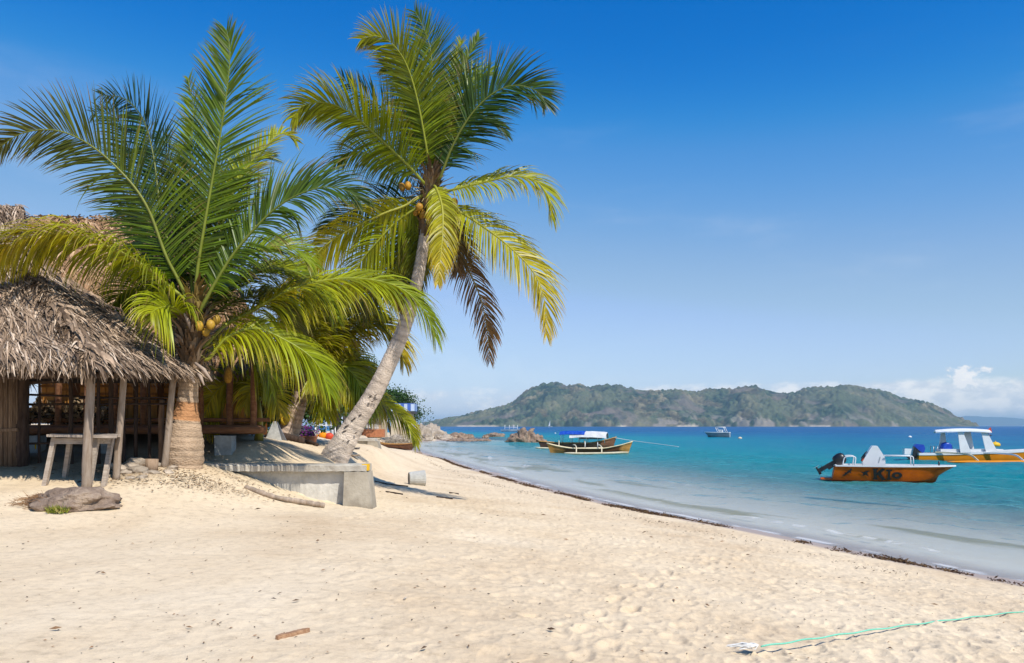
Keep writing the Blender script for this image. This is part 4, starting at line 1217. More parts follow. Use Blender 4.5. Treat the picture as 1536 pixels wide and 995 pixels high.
for (ya, yb, xa, xb, da, db, r, nm) in ((577, 572, -40, 95, 12.95, 13.1, .035, 'rail'), (592, 600, 36, 250, 13.1, 13.8, .017, 'rail'), (607, 606, 36, 262, 13.15, 13.6, .019, 'rail'), (666, 664, 30, 130, 13.15, 13.3, .018, 'rail'), (598, 596, 118, 268, 13.3, 13.5, .014, 'rail')):
    pole(hut, P(xa, ya, da), P(xb, yb, db), r, 'darkpole', nm, bend=0.012)
for a, b, r in ((P(-120, 566, 11.62), P(150, 562, 11.62), .05), (P(132, 562, 11.6), P(284, 566, 13.75), .045), (P(-150, 562, 13.0), P(250, 566, 13.7), .05)):
    pole(hut, a, b, r, 'darkpole', 'beam', bend=0.01)
mb = MB()       # wall of upright reeds
for k in range(46):
    x = -12.0 + 2.05 + k * 0.045 * 1.1 - 0.55; x = P(-30 + k * 1.25, 0, 12.9).x
    g = G(x, 12.9)
    mb.tube([(x, 12.9 + random.uniform(-.015, .015), g - .05), (x + random.uniform(-.01, .01), 12.9, g + random.uniform(1.58, 1.7))], 0.017, 5, (random.uniform(.6, 1.3),) * 3)
for z_ in (0.55, 1.4):
    mb.bar((P(-32, 0, 12.87).x, 12.87, G(-8.5, 12.9) + z_), (P(27, 0, 12.87).x, 12.87, G(-8.5, 12.9) + z_ + .02), .03, .05)
mb.build('reed_wall', MT['reed'], hut)
mb = MB()
mb.box((-10.6, 13.3, G(-9.8, 13.3) + .05), (4.2, 1.4, .22), tint=(.8, .8, .8), jit=.02)
mb.build('earth_floor', MT['boulder'], hut)

# ---- the big hall behind it
hall = thing('thatched_hall', 'big brown thatched hall on a raised log deck behind the hut', 'hall', (-9.2, 19.5, G(-9.2, 19.5)))
R0 = Vector((-18.5, 20.2, 7.85)); R1 = P(290, 330, 20.2); F0 = Vector((-18.5, 16.3, 3.72)); F1 = P(379, 556, 16.4); K1 = Vector((-6.5, 23.6, 3.7)); K0 = Vector((-18.5, 23.6, 3.7))
R0.z = R1.z + 0.08
rm = MB()
thatch(rm, F0, F1, R1, R0, 420, 0.36, BRN, 11, wid=(0.016, 0.034), messy=0.6, fringe=55)
thatch(rm, F1, K1, R1, R1, 300, 0.36, BRN, 12, messy=0.5, fringe=55)
thatch(rm, K1, K0, R0, R1, 20, 0.4, BRN, 13, fringe=10)
for i in range(700):
    p = R0.lerp(R1, random.random()) + Vector((0, random.gauss(0, .05), random.uniform(0, .1)))
    d = Vector((random.gauss(0, .6), random.choice((-1, 1)) * random.uniform(.2, 1), -random.uniform(.1, .9))).normalized(); s_ = d.orthogonal().normalized(); w_ = random.uniform(.012, .03)
    q_ = p + d * random.uniform(.2, .4)
    rm.add([p - s_ * w_, p + s_ * w_, q_ + s_ * w_ * .4, q_ - s_ * w_ * .4], [(0, 1, 2, 3)], lerp3(BRN[0], BRN[2], random.random()))
rm.build('thatch_roof', [MT['thatch'], MT['thatch_base']], hall)
# a thatched gable with a boarded end, showing over the hut
ga = MB(); gx0 = P(-70, 380, 15.6); gx1 = P(38, 368, 15.6); gtop = P(-10, 305, 15.6)
thatch(ga, P(-120, 372, 15.3), P(44, 366, 15.3), P(34, 309, 16.2), P(-120, 306, 16.2), 700, .4, GREY, 21, fringe=90, fr_len=(.2, .45))
ga.build('gable_roof', [MT['thatch'], MT['thatch_base']], hall)
gb = MB()
for k in range(5):
    y0 = 366 + k * 11.2
    p = [P(-60, y0, 15.75), P(62 + 4 * k, y0 - 1, 15.75), P(64 + 4 * k, y0 + 9.6, 15.75), P(-60, y0 + 10.2, 15.75)]
    gb.prism(p, (0, 0.05, 0), (1.0, .95, .9))
gb.build('gable_board', M('gable_plank', (0.24, 0.16, 0.09), (0.42, 0.29, 0.17), 6.0, 0.85, .4, 30, stretch=(.6, 4, 4)), hall)
# deck: log beams, floor, piers
ZD = 2.40; YD0 = 15.75


def px_x(px, d): return (px - CX) / F * d


mb = MB(); mb.prism([(-13.5, 15.9, ZD - .05), (px_x(390, YD0), 15.9, ZD - .05), (-6.9, 21.3, ZD - .05), (-13.5, 21.3, ZD - .05)], (0, 0, .07)); mb.build('deck_floor', MT['logwood'], hall)
for (z_, y_, r_) in ((ZD - 0.10, YD0 - 0.02, .085), (ZD + .10, YD0 + .30, .045)):
    pole(hall, (-13.5, y_, z_), (px_x(398, YD0), y_, z_ + .02), r_, 'logwood', 'deck_log', bend=0.01)
for (x0, x1, y0_, y1_, d) in ((36, 57, 640, 668, 15.6), (150, 176, 640, 656, 15.7), (322, 347, 643, 659, 15.6), (262, 282, 644, 660, 15.9)):
    mb = MB(); x_a, x_b = px_x(x0, d), px_x(x1, d); zb = G((x_a + x_b) / 2, d) - .1; zt = ZD - .19
    mb.box(((x_a + x_b) / 2, d + .14, (zb + zt) / 2), (x_b - x_a, .28, zt - zb), jit=.008)
    if x0 == 36: mb.box(((x_a + x_b) / 2 + .09, d - .004, zt - .2), (.03, .004, .12), tint=(1.9, 1.1, .02))
    mb.build('concrete_pier', MT['block'], hall)
for px_ in (88, 131, 172, 216, 258, 300, 345, 380):
    pole(hall, (px_x(px_, 16.0), 16.0, ZD - 0.1), (px_x(px_, 16.0), 16.0, 4.05), .062, 'logwood', 'post', bend=.01)
# plank walls, left open in places
for (xa, xb, za, zb, d, nm) in ((62, 84, 2.45, 3.6, 16.62, 'plank_wall'), (92, 108, 2.7, 3.6, 16.7, 'plank_wall'), (121, 166, 2.45, 3.6, 16.62, 'plank_wall'), (172, 200, 2.45, 3.6, 16.62, 'plank_wall'), (206, 236, 2.45, 3.6, 16.62, 'plank_wall'), (246, 340, 2.45, 3.6, 16.9, 'plank_wall'), (350, 376, 2.45, 3.6, 17.1, 'plank_wall')):
    mb = MB(); x = px_x(xa, d); x1 = px_x(xb, d)
    while x < x1 - .02:
        w_ = min(random.uniform(.11, .16), x1 - x); b = random.uniform(.75, 1.2)
        mb.box((x + w_ / 2, d + random.uniform(-.006, .006), (za + zb) / 2), (w_ - .012, .03, zb - za), tint=(b, b, b)); x += w_
    for z_ in np.arange(za + .45, zb, .16):
        mb.bar((px_x(xa, d), d - .035, z_), (x1, d - .035, z_), .02, .05, tint=(.55, .5, .5))
    mb.build(nm, MT['orange_wood'], hall)
mb = MB(); mb.box((px_x(238, 20.5), 20.5, 3.05), (px_x(400, 20.5) - px_x(75, 20.5), .05, 1.75), tint=(.25, .2, .17)); mb.build('back_wall', MT['orange_wood'], hall)  # tinted dark to paint in the shadowed background of the hall
mb = MB(); mb.box(((px_x(378, 16.7) - 13.2) / 2, 16.7, 3.75), (px_x(378, 16.7) + 13.2, .1, .12)); mb.build('eave_beam', MT['darkpole'], hall)

# heap of dry leafy branches seen through the rails
dh = thing('brushwood_heap', 'heap of dry brown leaves and twigs on the hall deck behind the rails', 'brushwood', P(120, 632, 16.6))
mb = MB()
for i in range(2600):
    px_ = random.uniform(40, 160); top = 606 + 7 * math.sin(px_ * .09) + 4 * math.sin(px_ * .31) + (10 if px_ < 55 else 0)
    py_ = random.uniform(top, 634); d = random.uniform(15.98, 16.5)
    p = P(px_, py_, d); u_ = Vector((random.gauss(0, 1), random.gauss(0, 1), random.gauss(0, 1))).normalized(); v_ = u_.orthogonal().normalized()
    s = random.uniform(.03, .09); c = random.choice([(0.10, .06, .03), (.24, .16, .08), (.38, .27, .16), (.06, .05, .03)])
    mb.add([p - u_ * s, p + v_ * s * .4, p + u_ * s, p - v_ * s * .4], [(0, 1, 2, 3)], c)
mb.build('dry_leaves', MT['litter'], dh)
# lantern hanging from the eave
lt = thing('hanging_lantern', 'ochre teardrop lantern hanging under the hall eave', 'lantern', P(342, 574, 15.6))
mb = MB(); pr = [(0.02, 550), (0.055, 553), (0.075, 559), (0.085, 565), (0.07, 571), (0.03, 575)]
mb.loft([[P(342, y, 15.6) + Vector((r * math.cos(2 * math.pi * k / 14), r * math.sin(2 * math.pi * k / 14), 0)) for k in range(14)] for r, y in pr], True, smooth=True, cap=True)
mb.build('shade', MT['wicker'], lt)
mb = MB(); mb.tube([P(342, 551, 15.6), P(342, 528, 15.6)], .012, 6, (.3, .25, .2)); mb.build('cord', MT['litter'], lt)

# ================================================================== sea walls
CAPZ = EYE - (697 - HY) / F * 14.35          # top of the wall cap
wl = thing('sea_wall', 'low grey concrete sea wall with a yellow-cornered cap in front of the stout palm', 'sea wall', (px_x(430, 14.4), 14.4, G(px_x(430, 14.4), 14.2)))
xl, xr_ = px_x(296, 14.4), px_x(552, 14.4)
mb = MB()
nx = 46
front = []; 
for i in range(nx + 1):
    x = xl + .02 + (xr_ - .36 - xl) * i / nx
    zb = 0.55
    j = lambda: random.uniform(-.006, .006)
    front.append([(x, 14.40 + j(), zb), (x, 14.41 + j(), zb + .25), (x, 14.42 + j(), CAPZ - .30), (x, 14.42 + j(), CAPZ - .125), (x, 14.75, CAPZ - .125), (x, 14.75, zb)])
mb.loft(front, True, cap=True)
mb.build('wall_face', MT['concrete'], wl)
mb = MB(); ncap = 40
secs = []
for i in range(ncap + 1):
    x = xl + (xr_ - .005 - xl) * i / ncap; j = lambda: random.uniform(-.007, .007)
    secs.append([(x, 14.27 + j(), CAPZ - .118 + j()), (x, 14.80, CAPZ - .12), (x, 14.80, CAPZ + .0), (x, 14.30 + j(), CAPZ + j()), (x, 14.27 + j(), CAPZ - .02 + j())])
mb.loft(secs, True, cap=True); mb.build('wall_cap', MT['concrete_cap'], wl)
mb = MB(); mb.box((xr_ - .03, 14.36, CAPZ - .05), (.12, .135, .115), jit=.004); mb.build('painted_corner', MT['yellow'], wl, )
mb = MB(); zb = .60
mb.prism([(px_x(517, 14.3), 14.26, CAPZ - .128), (px_x(552, 14.3), 14.26, CAPZ - .128), (px_x(562, 14.1), 14.06, zb), (px_x(513, 14.1), 14.08, zb)], (0.0, .5, 0))
mb.build('buttress', MT['concrete_tan'], wl)

d2 = 29.2
w2 = thing('sea_wall', 'second concrete wall with sloping end buttress behind the leaning palm', 'sea wall', (px_x(556, d2), d2, G(px_x(556, d2), d2)))
mb = MB(); zt = EYE - (661 - HY) / F * d2
mb.box(((px_x(520, d2) + px_x(560, d2)) / 2, d2 + .2, (zt + .6) / 2 + .05), (px_x(560, d2) - px_x(520, d2), .35, zt - .7), jit=.01); mb.build('wall_face', MT['concrete'], w2)
mb = MB(); mb.box(((px_x(518, d2) + px_x(563, d2)) / 2, d2 + .2, zt + .03), (px_x(563, d2) - px_x(518, d2), .5, .09), jit=.01); mb.build('wall_cap', MT['concrete_cap'], w2)
mb = MB(); mb.prism([(px_x(552, d2), d2 - .05, zt - .02), (px_x(566, d2), d2 - .05, zt - .02), (px_x(581, d2), d2 - .35, .5), (px_x(546, d2), d2 - .35, .5)], (0, .6, 0)); mb.build('buttress', MT['concrete_tan'], w2)
mb = MB(); mb.box((px_x(584, d2), d2 - .3, .82), (.5, .7, .3), jit=.04); mb.build('footing', MT['concrete_tan'], w2)
st = thing('plank_step', 'narrow weathered plank step lying at the terrace edge behind the leaning palm', 'plank', (px_x(530, 24), 24, G(px_x(530, 24), 24)))
for k, (yy, zz_) in enumerate(((24.0, .03), (24.8, .12))):
    mb = MB(); mb.box((px_x(530, yy), yy, G(px_x(530, yy), yy) + zz_), (.36, .22, .05), jit=.008); mb.build('plank', MT['post'], st)

# log and driftwood
mb = MB(); C, _ = catmull([gp(368, 13.35, .02), gp(410, 13.25, .035), gp(450, 13.3, .04), gp(487, 13.35, .035)], 40)
mb.tube(C, [random.uniform(.036, .052) for _ in C], 10, [(random.uniform(.75, 1.25),) * 3 for _ in C], jitter=.06)
tag(mb.build('fallen_log', MT['post'], None, gp(430, 13.8)), 'long knobbly log lying along the foot of the grey sea wall', 'log')


def plank(px0, d0, px1, d1, w_, h_, name, label, cat, mat='drift', group=None, lift=0.0):
    a = gp(px0, d0); b = gp(px1, d1); a.z += h_ / 2 + lift; b.z += h_ / 2 + lift
    mb = MB(); t = (b - a).normalized(); s_ = t.cross(Vector((0, 0, 1))).normalized()
    n = 14; secs = []
    for i in range(n + 1):
        k = i / n; c = a.lerp(b, k); c.z = G(c.x, c.y) + h_ / 2 + lift; ww = w_ * (0.55 + 0.45 * min(1, 6 * k, 6 * (1 - k))) * random.uniform(.88, 1.1); hh = h_ * random.uniform(.85, 1.1)
        secs.append([c - s_ * ww / 2 - Vector((0, 0, hh * .6)), c + s_ * ww / 2 - Vector((0, 0, hh * .6)), c + s_ * ww * .42 + Vector((0, 0, hh * .5)), c - s_ * ww * .4 + Vector((0, 0, hh * .45))])
    mb.loft(secs, True, cap=True, tint=W1)
    return tag(mb.build(name, MT[mat], None, (a + b) / 2), label, cat, group)


plank(415, 4.88, 463, 5.08, .045, .035, 'driftwood_stick', 'split brown driftwood stick alone on the foreground sand', 'driftwood')
plank(562, 21.6, 612, 21.9, .07, .04, 'shadow_strip', 'thin dark strip for the shadow line between the buttress and the bucket', 'driftwood', 'darkpole')  # dark strip modelled for a thin shadow line on the sand
plank(579, 18.8, 604, 18.3, .05, .03, 'driftwood_stick', 'thin dark stick lying right of the wall buttress', 'driftwood', 'darkpole')
plank(655, 18.5, 679, 18.3, .05, .025, 'driftwood_stick', 'faint brown stick on the open sand below the bucket', 'driftwood', 'darkpole')
plank(674, 20.9, 688, 20.7, .04, .03, 'driftwood_stick', 'short dark stick on the sand right of the bucket', 'driftwood', 'darkpole')

# concrete-filled bucket on its side
bk = thing('bucket', 'grey concrete bucket shape lying on its side on the sand', 'bucket', gp(625, 23.7))
mb = MB(); c = gp(625, 23.7); ax = Vector((.93, .30, .02)).normalized(); u_ = ax.cross(Vector((0, 0, 1))).normalized(); v_ = u_.cross(ax)
def ring(t, r, sq=1.0): return [c + Vector((0, 0, .17)) + ax * t + (u_ * math.cos(2 * math.pi * k / 20) + v_ * math.sin(2 * math.pi * k / 20)) * r for k in range(20)]
mb.loft([ring(-.23, .16), ring(-.23, .19), ring(-.2, .20), ring(.2, .235), ring(.24, .235), ring(.24, .20)], True, smooth=False); mb.build('bucket_shell', MT['block'], bk)
mb = MB(); mb.loft([ring(-.215, .165), ring(.225, .205)], True, cap=True, tint=(.75, .75, .75)); mb.build('concrete_fill', MT['block'], bk)


# ================================================================== table, boulder, stones
DT = 11.95
tb = thing('wooden_table', 'rickety grey wooden table with splayed legs under the hut eave', 'table', gp(115, DT))
ztop = EYE - (655.5 - HY) / F * DT
tl = [Vector((P(69, 0, 11.75).x, 11.72, ztop)), Vector((P(176, 0, 11.75).x, 11.78, ztop - .015)), Vector((P(178, 0, 12.4).x, 12.42, ztop + .005)), Vector((P(84, 0, 12.4).x, 12.40, ztop + .01))]
mb = MB(); n = 5
for k in range(n):
    a0 = tl[0].lerp(tl[3], k / n); a1 = tl[0].lerp(tl[3], (k + 1) / n - .012); b0 = tl[1].lerp(tl[2], k / n); b1 = tl[1].lerp(tl[2], (k + 1) / n - .012)
    e = Vector((random.uniform(-.03, .03), 0, random.uniform(-.004, .004))); b = random.uniform(.85, 1.15)
    mb.prism([a0 + e, b0 - e, b1 - e, a1 + e], (0, 0, .036), (b, b, b))
mb.build('table_top', MT['table_wood'], tb)
legs = [((82, 662), (66, 725), 11.85, 11.8), ((106, 662), (97, 719), 12.35, 12.4), ((146, 662), (133, 729), 11.9, 11.85), ((168, 662), (155, 732), 12.2, 11.95)]
for (t_, b_, dt_, db_) in legs:
    a = P(t_[0], t_[1], dt_); a.z = ztop; b = gp(b_[0], db_, -.05); mb = MB()
    mb.bar(a, b, .062, .062, up=(0, 1, 0)); mb.build('leg', MT['table_wood'], tb)
for a, b in (((82, 11.83), (146, 11.88)), ((106, 12.37), (168, 12.22)), ((82, 11.87), (106, 12.3)), ((146, 11.92), (168, 12.18))):
    mb = MB(); mb.bar((P(a[0], 0, a[1]).x, a[1], ztop - .06), (P(b[0], 0, b[1]).x, b[1], ztop - .065), .025, .085); mb.build('apron', MT['table_wood'], tb)


def rock_mb(mb, c, r, seed, rough=.35, sub=3, tint=W1, flat=.25, freq=1.3):
    bm = bmesh.new(); bmesh.ops.create_icosphere(bm, subdivisions=sub, radius=1.0)
    from mathutils import noise as mn
    vs = []
    for v in bm.verts:
        p = v.co.copy(); o = Vector((seed * 3.17, seed * 1.3, seed * 7.7))
        k = 1 + rough * (mn.noise(p * freq + o) * 1.0 + 0.5 * mn.noise(p * freq * 2.3 + o) + 0.30 * mn.noise(p * freq * 5 + o))
        k += rough * 0.35 * (abs(mn.noise(p * freq * 1.7 + o * 2)))
        p = p * k
        if p.z < -flat: p.z = -flat + (p.z + flat) * .2
        vs.append(Vector(c) + Vector((p.x * r[0], p.y * r[1], p.z * r[2])))
    mb.add(vs, [tuple(v.index for v in f.verts) for f in bm.faces], tint, 0, sub >= 4)
    bm.free()


def rock(c, r, seed, mat, label, cat='rock', name='rock', group=None, **kw):
    mb = MB(); rock_mb(mb, c, r, seed, **kw)
    return tag(mb.build(name, MT[mat], None, Vector(c)), label, cat, group)


bl = gp(104, 10.95)
mb = MB(); rock_mb(mb, bl + Vector((.0, 0.05, -.02)), (.60, .42, .22), 8, .34, 5, (1.0, .93, .84), flat=.2, freq=1.2)
for k in range(150):
    p = bl + Vector((random.gauss(-.42, .14), random.gauss(-.12, .10), 0)); p.z = G(p.x, p.y) + random.uniform(.0, .16) * max(0, 1 - abs(p.x - bl.x + .3) * 2.2); d_ = Vector((random.gauss(-.6, .5), random.gauss(-.3, .4), random.uniform(-.3, .3))).normalized() * random.uniform(.06, .14)
    mb.tube([p, p + d_], [.004, .002], 4, (1.3, .95, .6), cap=False)
tag(mb.build('boulder', MT['boulder'], None, bl), 'low brown boulder with dry grass on its left half buried before the wooden table', 'boulder')
mb = MB(); gc = gp(88, 10.52, .02)
for i in range(260):
    p = gc + Vector((random.gauss(0, .06), random.gauss(0, .03), random.uniform(-.03, .02))); d = Vector((random.gauss(0, .6), random.gauss(-.2, .5), 1)).normalized(); L_ = random.uniform(.05, .13); s_ = d.orthogonal().normalized() * .006
    e = p + d * L_ + Vector((0, 0, -.02)); mb.add([p - s_, p + s_, e], [(0, 1, 2)], random.choice([(.16, .2, .02), (.30, .28, .04), (.10, .14, .02), (.36, .3, .1)]))
tag(mb.build('grass_tuft', MT['litter'], None, gc), 'small yellow-green grass tuft growing against the boulder', 'grass')

SP = [(196, 13.1, .12), (206, 12.8, .16), (222, 13.0, .10), (188, 12.7, .10), (232, 13.3, .13), (214, 12.5, .09), (180, 12.9, .11), (226, 12.75, .12), (258, 13.2, .10),
      (252, 12.9, .08), (196, 12.4, .08), (170, 13.0, .12), (204, 13.4, .16), (240, 13.5, .14), (268, 13.0, .07), (186, 12.35, .07), (160, 12.9, .10), (216, 13.4, .12), (278, 12.85, .06), (148, 12.9, .1)]
for k, (px_, d, r) in enumerate(SP[:13]):
    rock(gp(px_, d, r * .15), (r, r * random.uniform(.7, 1), r * random.uniform(.45, .65)), 20 + k, 'stone', 'pale rubble stone among dry litter at the foot of the hut poles', 'stone', 'rubble_stone', 'rubble stones under the hut eave', rough=.45, sub=2, tint=(random.uniform(.6, 1.25),) * 3)
mb = MB(); b0 = gp(227, 12.95); mb.tube([b0 - Vector((0, 0, .03)), b0 + Vector((.01, 0, .2))], .10, 12, (.9, .8, .7)); tag(mb.build('tree_stump', MT['post'], None, b0), 'short sawn stump standing among the rubble by the hut pole', 'stump')

# dry litter under the palms and by the hut
mb = MB()
def litter(x, y, n, sx_, sy_, big=.030):
    for i in range(n):
        px_, py_ = random.gauss(x, sx_), random.gauss(y, sy_)
        p = Vector((px_, py_, 0)); p.z = 0
        pts_l.append((p, big * random.uniform(.3, 1.3)))
pts_l = []
litter(P(215, 0, 12.7).x, 12.75, 2200, .60, .30); litter(P(290, 0, 12.9).x, 13.0, 1000, .5, .24); litter(P(345, 0, 13.7).x, 13.75, 300, .5, .12); litter(P(180, 0, 12.2).x, 12.3, 240, .5, .2)
litter(P(40, 0, 12.6).x, 12.7, 300, .8, .3); litter(P(440, 0, 20).x, 20, 300, 1.0, .8)
zs = ground(np.array([p.x for p, _ in pts_l]), np.array([p.y for p, _ in pts_l]))
for (p, s), z_ in zip(pts_l, zs):
    p.z = z_ + random.uniform(.0, .03); th = random.uniform(0, 6.28); u_ = Vector((math.cos(th), math.sin(th), random.uniform(-.3, .3))); v_ = Vector((-math.sin(th), math.cos(th), random.uniform(-.4, .4)))
    mb.add([p - u_ * s, p + v_ * s * .35, p + u_ * s, p - v_ * s * .35], [(0, 1, 2, 3)], random.choice([(.34, .19, .09), (.46, .30, .16), (.56, .42, .28), (.22, .14, .09), (.62, .5, .36)]))
tag(mb.build('leaf_litter', MT['litter']), None, None, kind='stuff')

# ================================================================== boats
class Fr:
    """a boat's own axes: u along to the bow, v to the camera's side, w up"""
    def __init__(s, stern, bow):
        s.o = Vector((stern[0], stern[1], 0)); b = Vector((bow[0], bow[1], 0))
        s.L = (b - s.o).length; s.a = (b - s.o).normalized(); s.b = Vector((s.a.y, -s.a.x, 0))
        if s.b.y > 0: s.b = -s.b

    def __call__(s, u, v, w):
        return s.o + s.a * u + s.b * v + Vector((0, 0, w))


def hull(fr, st, parent, mat, gun_mat, deck_mat, floor=0.2, inset=0.07, gun=0.06, inner=None):
    """st: stations (u, half beam at gunwale, gunwale height, half beam at chine, chine height, keel height, bow rake of keel)"""
    mb = MB(); secs = []
    for (u, bg_, hg, bc, hc, hk, rk) in st:
        m_ = lambda t: (u - rk * (1 - t))
        secs.append([fr(u, -bg_, hg), fr(u - rk * .5, -(bg_ * .45 + bc * .55), hg * .45 + hc * .55), fr(u - rk * .85, -bc, hc), fr(u - rk, 0, hk), fr(u - rk * .85, bc, hc), fr(u - rk * .5, bg_ * .45 + bc * .55, hg * .45 + hc * .55), fr(u, bg_, hg)])
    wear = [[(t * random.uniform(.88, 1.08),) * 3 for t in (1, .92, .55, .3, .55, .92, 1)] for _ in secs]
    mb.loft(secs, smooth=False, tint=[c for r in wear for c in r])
    t0 = secs[0]; mb.add(t0, [tuple(range(7))], W1)
    h = mb.build('hull', MT[mat], parent, clean=False)
    g = MB(); rim = []
    for (u, bg_, hg, bc, hc, hk, rk) in st:
        i_ = max(bg_ - inset, 0.004)
        rim.append([fr(u, bg_ + .02, hg - gun * .5), fr(u, bg_ + .02, hg + gun * .5), fr(u, i_, hg + gun * .5), fr(u, i_, hg - gun * .5)])
    g.loft(rim, True, cap=True)
    rim = [[fr(u, -(bg_ + .02), hg - gun * .5), fr(u, -(bg_ + .02), hg + gun * .5), fr(u, -max(bg_ - inset, .004), hg + gun * .5), fr(u, -max(bg_ - inset, .004), hg - gun * .5)] for (u, bg_, hg, bc, hc, hk, rk) in st]
    g.loft(rim, True, cap=True)
    s0 = st[0]; g.box(fr(s0[0] + .03, 0, s0[2]), (.07, 2 * s0[1], gun), (fr.a, fr.b, Vector((0, 0, 1))))
    g.build('gunwale', MT[gun_mat], parent)
    d = MB(); ins = []
    for (u, bg_, hg, bc, hc, hk, rk) in st:
        i_ = max(bg_ - inset, 0.004); f_ = max(min(floor, hg - .05), hk + .03) if u < .8 * st[-1][0] else hg - .07; ic = max(min(i_, bc), .003)
        ins.append([fr(u, -i_, hg - gun * .5), fr(u - rk * .4, -ic, f_), fr(u - rk * .4, ic, f_), fr(u, i_, hg - gun * .5)])
    d.loft(ins); d.build('inner_deck', MT[inner or deck_mat], parent)
    return h


def stations(L, n, bmax, h0, h1, keel, full=0.35, stern=0.85, rake=0.6, chine=0.72, hc=0.02, hlift=2.0, pointed=False):
    out = []
    for i in range(n + 1):
        t = i / n; u = L * t
        if pointed: b = bmax * max(math.sin(math.pi * (0.03 + 0.94 * t)) ** 0.6, .02)
        else: b = bmax * (stern + (1 - stern) * min(t / .4, 1)) * (1 if t < full else max(math.cos((t - full) / (1 - full) * math.pi / 2) ** 0.62, 0.015))
        hg = h0 + (h1 - h0) * t ** hlift
        k = max(0, (t - .55) / .45)
        out.append((u, b, hg, b * (chine - .35 * k), hc + (hg - hc) * .35 * k ** 2, keel * (1 - k ** 3) + (hg * .0) * k, rake * k ** 2))
    return out


def outboard(fr, u, v, w, parent, cover='black', tilt=0.9, s=1.0):
    """tilted outboard: cowl, leg, propeller"""
    Zv = Vector((0, 0, 1)); back = -fr.a
    up = (Zv * math.cos(tilt) + fr.a * math.sin(tilt) * -0.0 + back * 0).normalized()
    ax = (Zv * math.cos(tilt) - back * math.sin(tilt)).normalized()      # along the leg upwards, leaning into the boat
    fw = ax.cross(fr.b).normalized()
    o = fr(u, v, w)
    mb = MB(); prof = [(.0, .13, .17), (.08, .18, .23), (.26, .19, .26), (.40, .17, .23), (.48, .10, .14), (.50, .03, .04)]
    mb.loft([[o + ax * (h * s) + (fr.b * math.cos(2 * math.pi * k / 14) * bw + fw * math.sin(2 * math.pi * k / 14) * bl) * s for k in range(14)] for h, bw, bl in prof], True, smooth=True, cap=True)
    m_ = mb.build('outboard_motor', MT[cover], parent)
    l = MB(); e = o - ax * .72 * s
    l.bar(o, e, .10 * s, .17 * s, up=fw); l.bar(o - ax * .1 * s + fw * .1 * s, o - ax * .35 * s + fw * .12 * s, .16 * s, .10 * s, up=fw)
    l.tube([e - fw * .18 * s, e + fw * .16 * s], [.035 * s, .06 * s], 8); l.bar(o - ax * .52 * s - fw * .16 * s, o - ax * .52 * s + fw * .16 * s, .18 * s, .02 * s, up=ax)
    l.build('motor_leg', MT['black'], m_)
    p_ = MB()
    for k in range(3):
        th = k * 2.094; r = (fr.b * math.cos(th) + ax * math.sin(th)); q_ = r.cross(fw)
        c = e - fw * .2 * s; p_.prism([c, c + r * .07 * s + q_ * .06 * s, c + r * .15 * s, c + r * .08 * s - q_ * .05 * s], fw * .012)
    p_.build('propeller', MT['steel'], m_)
    return m_


def pipe(parent, pts, r, mat, name, seg=7, smooth_n=0):
    mb = MB()
    if smooth_n: pts, _ = catmull(pts, smooth_n)
    mb.tube(pts, r, seg)
    return mb.build(name, MT[mat], parent)


# ---- the orange skiff
k1 = Fr((px_x(1252, 35.8), 35.8), (px_x(1434, 34.2), 34.2))
sk = thing('motorboat', 'worn orange skiff with black hand-painted lettering and white console moored off the beach', 'motorboat', k1(k1.L / 2, 0, 0))
sts = stations(k1.L, 18, .88, .66, .70, -.14, .42, .86, .78, .80, .03)
# transom leans aft
sts[0] = (sts[0][0] + .0, *sts[0][1:6], 0.14)
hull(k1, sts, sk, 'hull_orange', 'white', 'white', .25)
mb = MB(); mb.box(k1(-.28, 0, .06), (.62, 1.05, .05), (k1.a, k1.b, Vector((0, 0, 1)))); mb.build('swim_step', MT['hull_orange'], sk)
outboard(k1, -.02, 0.0, .78, sk, 'black', 1.02, 1.06)
mb = MB()       # console with its sloping top
co = [(1.42, .24), (1.22, .80), (1.60, 1.50), (1.86, 1.46), (2.06, .98), (2.10, .24)]
co = [(1.16, .24), (1.12, .86), (1.50, 1.52), (1.72, 1.52), (2.02, 1.02), (2.04, .24)]
mb.prism([k1(u, -.36, w_) for u, w_ in co], k1.b * .72); cs = mb.build('console', MT['white'], sk)
mb = MB(); c = k1(1.20, .0, 1.12); nrm = (k1.a * -.8 + Vector((0, 0, .6))).normalized(); e1 = k1.b; e2 = nrm.cross(e1)
mb.tube([c + (e1 * math.cos(t) + e2 * math.sin(t)) * .19 for t in np.linspace(0, 2 * math.pi, 25)], .02, 6, cap=False)
mb.tube([c - e1 * .19, c + e1 * .19], .015, 5); mb.tube([c, c - nrm * .14], .025, 6); mb.build('steering_wheel', MT['black'], cs)
mb = MB(); mb.box(k1(1.16, .30, .98), (.10, .06, .30), (nrm, e1, e2)); mb.build('throttle_box', MT['black'], cs)
mb = MB(); mb.box(k1(1.13, .36, .92), (.05, .04, .12), (nrm, e1, e2)); mb.build('kill_cord', MT['red'], cs)
mb = MB()
mb.prism([k1(1.80, .366, 1.06), k1(1.84, .366, 1.06), k1(1.78, .366, .80), k1(1.74, .366, .80)], k1.b * .004)
mb.build('console_mark', MT['steel'], cs)
for v in (-.42, .42):
    pipe(sk, [k1(2.02, v, 1.10), k1(3.05, v, 1.10), k1(3.10, v, 1.06), k1(3.12, v, .66)], .022, 'white', 'side_rail')
pipe(sk, [k1(2.06, -.42, 1.09), k1(2.06, .42, 1.09)], .02, 'white', 'cross_rail')
pipe(sk, [k1(.30, .62, .66), k1(.36, .62, .98), k1(.50, .62, 1.06), k1(.74, .62, 1.06), k1(.82, .62, 1.0), k1(.78, .62, .66)], .024, 'white', 'grab_rail', smooth_n=24)
